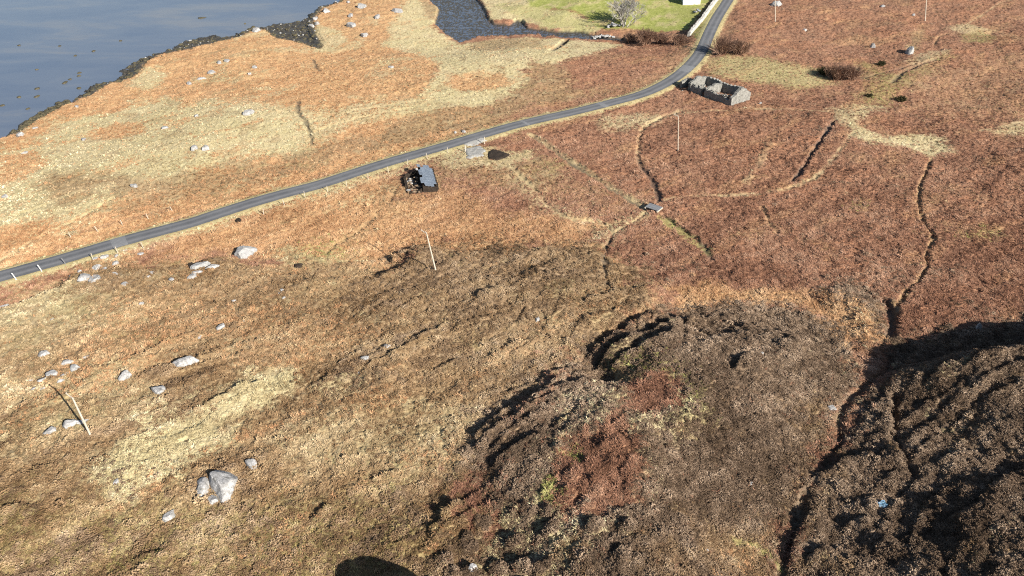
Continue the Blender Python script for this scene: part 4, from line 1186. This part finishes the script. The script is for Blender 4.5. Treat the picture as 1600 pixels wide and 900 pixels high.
# ------------------------------------------------------------------ posts and poles
def tube(pts, radii, sides=8):
    V = []; F = []
    for k, (p, r) in enumerate(zip(pts, radii)):
        p = Vector(p)
        d = (Vector(pts[min(k + 1, len(pts) - 1)]) - Vector(pts[max(k - 1, 0)])).normalized()
        a = d.orthogonal().normalized(); b = d.cross(a)
        for j in range(sides):
            t = 6.2831853 * j / sides
            V.append(p + a * math.cos(t) * r + b * math.sin(t) * r)
    for k in range(len(pts) - 1):
        for j in range(sides):
            F.append((k * sides + j, k * sides + (j + 1) % sides, (k + 1) * sides + (j + 1) % sides, (k + 1) * sides + j))
    F.append(tuple(range(sides))[::-1]); F.append(tuple(range((len(pts) - 1) * sides, len(pts) * sides)))
    return V, F
def merge(parts):
    V = []; F = []
    for v, f in parts:
        o = len(V); V.extend(v); F.extend([tuple(i + o for i in q) for q in f])
    return V, F
def box(c, d, rz=0.0):
    V = [Vector((sx_ * d[0] / 2, sy_ * d[1] / 2, sz_ * d[2] / 2)) for sx_ in (-1, 1) for sy_ in (-1, 1) for sz_ in (-1, 1)]
    m = Matrix.Rotation(rz, 3, 'Z')
    V = [m @ v + Vector(c) for v in V]
    return V, [(0, 1, 3, 2), (4, 6, 7, 5), (0, 4, 5, 1), (2, 3, 7, 6), (0, 2, 6, 4), (1, 5, 7, 3)]
def empty(name, loc):
    o = bpy.data.objects.new(name, None); COL.objects.link(o); o.location = loc; return o
def utility_pole(base, top, label, arm=(-.62, .35, .22), rad=.10):
    p = ground_at([base])[0]; z = float(surf(p[0], p[1])[0])
    dx, dy, dz = ray(*[np.array([v]) for v in top])
    t = p[1] / dy[0]; tp = Vector((dx[0] * t - p[0], 0, CZ + dz[0] * t - z))
    e = empty('utility_pole', (p[0], p[1], z))
    tag(e, label, 'pole', 'wooden utility poles across the moor')
    b = Vector((0, 0, -.6))
    pts = [b + (tp - b) * k for k in (0, .3, .6, 1)]
    new_mesh('pole', *tube(pts, [rad * 1.1, rad, rad * .9, rad * .75]), 'weathered_wood', e)
    a = Vector(arm)
    new_mesh('crossarm', *tube([tp - Vector((0, 0, .15)) - a * .12, tp - Vector((0, 0, .15)) + a * 1.25], [.06, .06], 6), 'weathered_wood', e)
    for k in (.25, 1.1):
        q = tp - Vector((0, 0, .15)) + a * k
        new_mesh('insulator', *tube([q, q + Vector((0, 0, .12)), q + Vector((0, 0, .22))], [.04, .06, .03], 6), 'insulator', e)
    return e
utility_pole((143, 683), (113, 621), 'leaning wooden pole on the left slope among pale boulders', rad=.10)
utility_pole((682, 427), (666, 363), 'leaning wooden pole on the heather hill, casting a long shadow')
utility_pole((1060, 235), (1060, 181), 'slim pale pole in the bracken below the ruin', rad=.085)
utility_pole((1446, 33), (1449, -22), 'grey pole cut by the top edge above the upright boulder', rad=.15)
utility_pole((1212, 34), (1211, -8), 'pole cut by the top edge in front of the big grey rock', rad=.12)

def stake(px, py, hgt, w, mat, parent=None, loc=None, lean=(0, 0), name='post'):
    p = ground_at([(px, py)])[0]; z = float(surf(p[0], p[1])[0])
    V, F = tube([(0, 0, -.3), (lean[0] * .5, lean[1] * .5, hgt * .5), (lean[0], lean[1], hgt)], [w * .5, w * .5, w * .46], 6)
    o = new_mesh(name, V, F, mat)
    P = Vector((p[0], p[1], z))
    if parent: o.parent = parent; o.location = P - parent.location
    else: o.location = P
    return o, P
for px, py, mt, lab in ((26, 437, 'white_paint', 'white marker post at the road edge nearest the left border'), (66, 424, 'white_paint', 'second white marker post along the road from the left border'),
                        (103, 413, 'grey_wood', 'dark marker post at the road edge after the two white ones')):
    o, _ = stake(px, py, 1.1, .12, mt, lean=(-.28, .0), name='marker_post'); tag(o, lab, 'post', 'marker posts at the road edge')
def fence(posts, label, hgt=1.15, mat='weathered_wood'):
    p = ground_at([posts[0]])[0]
    e = empty('wire_fence', (p[0], p[1], float(surf(p[0], p[1])[0])))
    tag(e, label, 'fence')
    tops = []
    for k, (px, py) in enumerate(posts):
        l = (random.uniform(-.25, .1), random.uniform(-.1, .1))
        _, P = stake(px, py, hgt, .11, mat, e, lean=l); tops.append((P - e.location, l))
    for f in (.45, .72, .95):
        pts = [t + Vector((l[0] * f, l[1] * f, hgt * f)) for t, l in tops]
        new_mesh('wire', *tube(pts, [.006] * len(pts), 3), 'wire', e)
fence([(412, 335), (445, 322), (477, 310), (512, 300), (542, 291), (575, 281), (607, 270), (637, 259), (668, 248), (700, 239)], 'line of pale wooden stakes along the lower side of the road')
fence([(112, 373), (153, 362), (192, 353), (232, 342), (270, 331)], 'line of small stakes in bracken on the seaward side of the road', .95)
fence([(146, 407), (185, 397), (224, 387)], 'leaning stakes below the road beside the road patch')
for px, py, lab in ((757, 226, 'taller gatepost at the gravel patch by the road'), (727, 238, 'short gatepost at the corner of the gravel pad')):
    o, _ = stake(px, py, 1.4, .2, 'weathered_wood', name='gatepost'); tag(o, lab, 'post', 'gateposts at the gravel')

# ------------------------------------------------------------------ roofless ruin
def rough_wall(p0, p1, thick, prof, mat, parent, name, base=0, seed=0, amp=.03, step=.3, zrel=None):
    p0 = Vector(p0); p1 = Vector(p1); L = (p1 - p0).length
    d = (p1 - p0).normalized(); nrm = Vector((-d.y, d.x))
    n = max(3, int(L / step)); m = 7
    V = []
    r = random.Random(seed)
    heights = [prof(k / n) + r.uniform(-.26, .16) for k in range(n + 1)]
    ring = []
    rows = [0, .2, .4, .6, .8, 1.0]
    for k in range(n + 1):
        c = p0 + d * (L * k / n)
        top = heights[k]; zo = zrel(c) if zrel else 0
        loop = [(-.5, f) for f in rows] + [(-.17, 1.0), (.17, 1.0)] + [(.5, f) for f in rows[::-1]]
        for (s, f) in loop:
            z = base + (top - base) * f - (.0 if f > 0 else .4)
            t = thick * (1.12 - .16 * f)
            jx = r.uniform(-amp, amp); jz = r.uniform(-amp, amp) if f == 1.0 else 0
            q = c + nrm * (s * t + jx) + d * r.uniform(-amp, amp)
            V.append((q.x, q.y, z + jz + zo))
    w = 14
    F = []
    for k in range(n):
        for j in range(w - 1):
            F.append((k * w + j, k * w + j + 1, (k + 1) * w + j + 1, (k + 1) * w + j))
    F.append(tuple(range(w))[::-1]); F.append(tuple(range(n * w, n * w + w)))
    o = new_mesh(name, V, F, mat, parent)
    for pl in o.data.polygons: pl.use_smooth = False
    return o
def ruin():
    a = ground_at([(1141, 164)])[0]; b = ground_at([(1071, 140)])[0]
    za = float(surf(a[0], a[1])[0])
    e1 = Vector((a[0] - b[0], a[1] - b[1])); L = e1.length; e1.normalize(); e2 = Vector((-e1.y, e1.x))
    if e2.y < 0: e2 = -e2
    W_ = 5.8
    e = empty('roofless_cottage', (b[0], b[1], za - .1)); tag(e, 'roofless stone cottage ruin with standing gable beside the road', 'ruin')
    def P(u, v): return (e1 * u + e2 * v)
    print('ruin', L)
    H = 1.75
    rough_wall(P(1.6, 0), P(4.6, 0), .6, lambda t: H - .3 + .2 * math.sin(9 * t), 'ruin_stone', e, 'front_wall', seed=1)
    rough_wall(P(5.6, 0), P(L, 0), .6, lambda t: H - .1 - .25 * t + .12 * math.sin(12 * t), 'ruin_stone', e, 'front_wall', seed=2)
    rough_wall(P(.8, W_), P(L, W_), .6, lambda t: H + .25 + .15 * math.sin(10 * t), 'ruin_stone', e, 'rear_wall', seed=3)
    rough_wall(P(.8, .3), P(.8, W_ - .3), .6, lambda t: H + .1 + .9 * max(0, 1 - abs(t - .55) / .5), 'ruin_stone', e, 'end_wall', seed=4)
    rough_wall(P(5.5, .3), P(5.5, W_ - .3), .6, lambda t: H - .1 + .5 * max(0, 1 - abs(t - .6) / .5), 'ruin_stone', e, 'cross_wall', seed=5)
    g = rough_wall(P(L, -.3), P(L, W_ + .3), .7, lambda t: H - .1 + 1.9 * max(0, 1 - abs(t - .5) / .5), 'ruin_stone', e, 'gable_wall', seed=6)
    rough_wall(P(-1.7, .2), P(-1.7, 2.6), .55, lambda t: 1.4 + .3 * t, 'ruin_stone', e, 'porch_wall', seed=7)
    rough_wall(P(-1.5, 2.6), P(.6, 2.6), .5, lambda t: 1.5 + .5 * t, 'ruin_stone', e, 'porch_wall', seed=8)
    rough_wall(P(3.3, .3), P(3.3, 2.4), .5, lambda t: 1.8 - .4 * t, 'ruin_stone', e, 'partition', seed=9)
    pts = []; ss = []
    for k in range(150):
        u, v = random.choice([(random.uniform(.8, L), random.choice((0, W_))), (random.choice((.8, 5.5)), random.uniform(0, W_))])
        q = P(u, v); pts.append((q.x, q.y, H + random.uniform(-.25, .3))); ss.append(random.uniform(.25, .5))
    joined_rocks('coping_stones', pts, ss, 'ruin_stone', None, .6, 'stuff', e)
    pts = [tuple(P(random.uniform(-1, L + 2.5), random.uniform(-1.5, W_ + .5))) + (random.uniform(0, .15),) for k in range(70)]
    joined_rocks('fallen_stones', pts, [random.uniform(.2, .55) for k in pts], 'ruin_stone', None, .6, 'stuff', e)
ruin()

# ------------------------------------------------------------------ collapsed shed below the road
def shed():
    c = ground_at([(656, 287)])[0]; z = float(surf(c[0], c[1])[0])
    e = empty('collapsed_shed', (c[0], c[1], z)); e.scale = (.88, .88, .95); tag(e, 'collapsed shed with ragged slate roof and brown rubble below the road', 'shed')
    ang = math.radians(13); u = Vector((math.cos(ang), math.sin(ang))); v = Vector((-u.y, u.x))
    def P(a, b): return u * a + v * b * 1.55
    # standing right half carries the roof
    for (a0, b0, a1, b1, h0, h1, nm) in ((.2, -2.4, 3.0, -2.4, 1.3, .8, 'front_wall'), (3.0, -2.2, 3.0, 2.2, .8, 1.2, 'end_wall'), (.2, 2.4, 3.0, 2.4, 1.8, 1.3, 'rear_wall'),
                                       (-2.6, 2.2, -.1, 2.4, .5, 1.0, 'broken_wall'), (-2.7, -2.2, -2.7, 2.0, .35, .5, 'broken_wall'), (-2.5, -2.4, 0, -2.4, .3, .6, 'broken_wall')):
        p0 = P(a0, b0); p1 = P(a1, b1)
        rough_wall(p0, p1, .45, lambda t: h0 + (h1 - h0) * t, 'dark_peat', e, nm, seed=int(a0 * 10 + b0 * 7) & 255, amp=.06)
    rf = empty('roof', (0, 0, 0)); rf.parent = e
    me = None
    for i in range(5):
        for j in range(8):
            if (i == 0 and j in (0, 3, 6)) or (i, j) in ((4, 0), (4, 7), (1, 7)): continue
            q = P(.35 + i * .55 + random.uniform(-.06, .06), -2.35 + j * .66 + random.uniform(-.06, .06))
            V, F = box((0, 0, 0), (.66, 1.16, .05), ang + random.uniform(-.12, .12))
            o = new_mesh('slate', V, F, 'slate', rf)
            o.location = (q.x, q.y, 1.7 - i * .12 + (j - 3.5) * .07 + random.uniform(-.02, .03) + .012 * ((i * 3 + j) % 4)); o.rotation_euler = (random.uniform(-.05, .05), random.uniform(-.08, .08), 0)
    q = P(-.1, 2.2)
    V, F = rock_verts(55, (.7, .6, .5), ICO2); o = new_mesh('pale_block', V, F, 'pale_gneiss', e); o.location = (q.x, q.y, 1.35)
    pts = []; ss = []
    for k in range(38):
        q = P(random.uniform(-2.7, -.2), random.uniform(-2.6, 1.4)); 
        V, F = rock_verts(60 + k, (random.uniform(.45, 1.0), random.uniform(.4, .8), random.uniform(.25, .5)), ICO2)
        o = new_mesh('rubble_stone', V, F, 'brown_stone' if k % 5 else 'grey_gneiss', e); o.location = (q.x, q.y, random.uniform(.12, .35))
    F = [(0, 1, 2, 3)]
    V = [tuple(P(*k)) + (.08,) for k in ((-2.6, -2.3), (.3, -2.3), (.3, 2.3), (-2.6, 2.3))]
    new_mesh('earth_floor', V, F, 'dark_peat', e)
shed()

# ------------------------------------------------------------------ small things on the moor
def footbridge():
    c = ground_at([(1021, 328)])[0]; z = float(surf(c[0], c[1])[0]) + .35
    e = empty('plank_footbridge', (c[0], c[1], z)); tag(e, 'small dark grey plank footbridge where the tracks cross a ditch', 'footbridge')
    ang = math.radians(-38)
    for k in range(4):
        off = Matrix.Rotation(ang, 2) @ Vector((0, -.6 + k * .4))
        V, F = box((off.x, off.y, .12 + .01 * (k % 2)), (2.3, .38, .08), ang); new_mesh('plank', V, F, 'grey_wood', e)
    for sgn in (-1, 1):
        off = Matrix.Rotation(ang, 2) @ Vector((sgn * 1.1, 0)); V, F = box((off.x, off.y, -.02), (.2, 1.9, .18), ang); new_mesh('bearer', V, F, 'weathered_wood', e)
footbridge()
def sheet():
    c = ground_at([(1372, 796)])[0]; z = float(surf(c[0], c[1])[0])
    n = 14; V = []
    for i in range(n):
        for j in range(n):
            a, b = i / (n - 1) - .5, j / (n - 1) - .5
            V.append((a * 1.25 + .08 * perlin([b * 4], [a * 3], 3)[0], b * .8 + .3 * a, .32 + .22 * perlin([a * 5], [b * 5], 4)[0] + .12 * perlin([a * 11], [b * 9], 6)[0] - .5 * max(0, -b - .25)))
    o = new_mesh('plastic_sheet', V, grid_faces(n, n), 'plastic_blue'); o.location = (c[0], c[1], z)
    md = o.modifiers.new('thickness', 'SOLIDIFY'); md.thickness = .02
    tag(o, 'crumpled blue and grey plastic sheet caught in dark heather', 'sheet')
sheet()

# ------------------------------------------------------------------ garden wall, house, stone heaps
def garden_wall():
    pts = ground_at([(1076, 57), (1098, 31), (1122, -2), (1150, -42)])
    z = float(surf(pts[0, 0], pts[0, 1])[0])
    e = empty('garden_wall', (pts[0, 0], pts[0, 1], z)); tag(e, 'long pale stone garden wall beside the road', 'wall')
    for k in range(3):
        a = pts[k] - pts[0]; b = pts[k + 1] - pts[0]
        rough_wall((a[0], a[1]), (b[0], b[1]), .75, lambda t: 1.25, 'wall_stone', e, 'wall_run', seed=20 + k, amp=.05, base=-.3, step=.5, zrel=lambda c: float(surf(c.x + pts[0, 0], c.y + pts[0, 1])[0]) - z)
garden_wall()
def heap(px, py, n, spread, label, mats=('grey_gneiss', 'pale_gneiss'), s=(.5, 1.2)):
    p = ground_at([(px, py)])[0]; z = float(surf(p[0], p[1])[0])
    e = empty('stone_heap', (p[0], p[1], z)); tag(e, label, 'stone heap')
    for k in range(n):
        a = random.gauss(0, .5) * spread[0]; b = random.gauss(0, .5) * spread[1]
        V, F = rock_verts(300 + k + int(px), (random.uniform(*s), random.uniform(*s), random.uniform(*s) * .8), ICO2)
        o = new_mesh('stone', V, F, mats[k % len(mats)], e); o.location = (a, b, .25 + .5 * max(0, 1 - abs(a) / spread[0]))
heap(957, 42, 26, (2.4, 1.6), 'heap of grey stones at the foot of the bare tree')
heap(945, 60, 30, (3.4, 1.2), 'scatter of white and grey stones at the head of the creek')
heap(1090, 20, 14, (.9, .9), 'small blue grey stone heap against the garden wall', ('grey_gneiss', 'slate'), (.5, .9))
def house():
    p = ground_at([(1067, 8)])[0]; q = ground_at([(1089, 7)])[0]; z = float(surf(p[0], p[1])[0])
    d = Vector((q[0] - p[0], q[1] - p[1])).normalized(); n = Vector((-d.y, d.x)); 
    w = 5.2; L = 11.0; Hh = 2.6; R = 5.2
    e = empty('white_cottage', (p[0], p[1], z - .15)); tag(e, 'white walled cottage cut by the top edge of the picture', 'house')
    def P(a, b, zz): v = d * a + n * b; return (v.x, v.y, zz)
    V = [P(0, 0, 0), P(w, 0, 0), P(w, L, 0), P(0, L, 0), P(0, 0, Hh), P(w, 0, Hh), P(w, L, Hh), P(0, L, Hh), P(w / 2, 0, R), P(w / 2, L, R)]
    new_mesh('wall', V, [(0, 1, 5, 8, 4), (1, 2, 6, 5), (2, 3, 7, 9, 6), (3, 0, 4, 7)], 'white_wall', e)
    o = .3
    V = [P(-o, -o, Hh - .15), P(w / 2, -o, R + .1), P(w / 2, L + o, R + .1), P(-o, L + o, Hh - .15), P(w + o, -o, Hh - .15), P(w + o, L + o, Hh - .15)]
    V += [tuple(np.array(v) + (0, 0, .14)) for v in V]
    rf = new_mesh('roof', V, [(0, 1, 2, 3), (1, 4, 5, 2), (6, 9, 8, 7), (7, 8, 11, 10), (0, 6, 7, 1), (1, 7, 10, 4), (3, 2, 8, 9), (2, 5, 11, 8), (0, 3, 9, 6), (4, 10, 11, 5)], 'roof_slate', e)
    for b in (.5, L - .5):
        V, F = box(P(w / 2, b, R + .5), (1.0, .6, 1.3), math.atan2(d.y, d.x)); new_mesh('chimney', V, F, 'white_wall', rf)
    for b in (2.4, 8.2):
        V, F = box(P(w, b, 1.5), (.1, .95, 1.2), math.atan2(d.y, d.x)); wd = new_mesh('window', V, F, 'glass_dark', e)
        V, F = box(P(w + .06, b, .83), (.2, 1.15, .1), math.atan2(d.y, d.x)); new_mesh('sill', V, F, 'white_paint', wd)
    V, F = box(P(w, 5.4, 1.05), (.1, .95, 2.0), math.atan2(d.y, d.x)); new_mesh('door', V, F, 'red_paint', e)
house()

# ------------------------------------------------------------------ bare tree and willow scrub
def stick(V, F, a, b, r0, r1, sides=3):
    d = (b - a)
    if d.length < 1e-4: return
    d.normalize(); u = d.orthogonal().normalized(); w = d.cross(u); i = len(V)
    for p, r in ((a, r0), (b, r1)):
        for j in range(sides):
            t = 6.2831853 * j / sides; V.append(p + u * math.cos(t) * r + w * math.sin(t) * r)
    for j in range(sides): F.append((i + j, i + (j + 1) % sides, i + sides + (j + 1) % sides, i + sides + j))
def bare_tree(px, py, hgt, width, label, mat, name, stems, gens, seed, thick, cat='tree', spread=.55, grp=None):
    r = random.Random(seed)
    p = ground_at([(px, py)])[0]; z = float(surf(p[0], p[1])[0])
    e = empty(name, (p[0], p[1], z)); tag(e, label, cat, grp)
    TV, TF, CV, CF = [], [], [], []
    def grow(a, d, ln, rad, g):
        b = a + d * ln * r.uniform(.8, 1.2)
        mid = a.lerp(b, .5) + Vector((r.gauss(0, .06), r.gauss(0, .06), 0)) * ln
        V, F = (TV, TF) if g >= gens - 1 else (CV, CF)
        sd = 6 if g >= gens - 1 else 3
        stick(V, F, a, mid, rad, rad * .85, sd); stick(V, F, mid, b, rad * .85, rad * .65, sd)
        if g <= 0: return
        for k in range(r.choice((2, 3, 3, 4))):
            nd = (d + Vector((r.gauss(0, spread), r.gauss(0, spread), r.gauss(.12, .3)))).normalized()
            grow(b if k < 2 else mid, nd, ln * r.uniform(.6, .82), rad * .74, g - 1)
    for s in range(stems):
        a = Vector((r.gauss(0, .16), r.gauss(0, .16), 0)) * width * .5; a.z = -.2
        out = Vector((a.x, a.y, 0)) * (1.3 / max(width * .3, .1))
        d = (Vector((r.gauss(0, .32), r.gauss(0, .32), 1)) + out).normalized()
        grow(a, d, hgt * .30, thick * r.uniform(.7, 1.1), gens)
    new_mesh('trunk', TV, TF, mat, e); c = new_mesh('crown', CV, CF, mat, e)
    return e
bare_tree(974, 42, 10.0, 8, 'tall bare grey lichen covered tree by the lawn', 'lichen_bark', 'bare_tree', 9, 5, 3, .15, spread=.5)
W_G = 'reddish willow scrub along the burn'
bare_tree(1008, 70, 5.6, 6, 'taller reddish bare willow between bare tree and road', 'willow_bark', 'willow_shrub', 48, 3, 5, .075, 'shrub', .32, W_G)
bare_tree(1032, 68, 4.2, 5, 'lower reddish willow in the middle of the thicket', 'willow_bark', 'willow_shrub', 38, 3, 6, .075, 'shrub', .32, W_G)
bare_tree(1060, 70, 4.0, 5, 'reddish willow at the end of the garden wall', 'willow_bark', 'willow_shrub', 38, 3, 7, .075, 'shrub', .32, W_G)
bare_tree(983, 66, 3.6, 5, 'dark low willow beside the creek stones', 'willow_bark', 'willow_shrub', 35, 3, 8, .075, 'shrub', .32, W_G)
bare_tree(1128, 84, 5.6, 6, 'reddish willow shading the road, nearer the asphalt', 'willow_bark', 'willow_shrub', 51, 3, 9, .075, 'shrub', .32, W_G)
bare_tree(1155, 84, 4.8, 6, 'reddish willow standing farther from the road bend', 'willow_bark', 'willow_shrub', 41, 3, 10, .075, 'shrub', .32, W_G)
bare_tree(1306, 124, 4.6, 6, 'left half of the lone dark willow clump in the bracken', 'willow_bark', 'willow_shrub', 57, 3, 11, .075, 'shrub', .3, W_G)
bare_tree(1326, 123, 4.2, 5, 'right half of the lone dark willow clump in the bracken', 'willow_bark', 'willow_shrub', 48, 3, 12, .075, 'shrub', .3, W_G)
bare_tree(1286, 116, 2.4, 4, 'low dark green bush against the lone willow clump', 'gorse', 'gorse_bush', 45, 3, 13, .075, 'bush', .4)
bare_tree(1377, 103, 1.6, 3, 'small dark green bush left of the upright boulder', 'gorse', 'gorse_bush', 39, 3, 14, .075, 'bush', .45)
bare_tree(1408, 158, 1.7, 3, 'small dark bush in the bracken below the green hollow', 'gorse', 'gorse_bush', 36, 3, 15, .075, 'bush', .45)
bare_tree(1358, 151, 1.2, 2.5, 'tiny dark bush left of the small dark bush', 'gorse', 'gorse_bush', 30, 3, 16, .075, 'bush', .45)
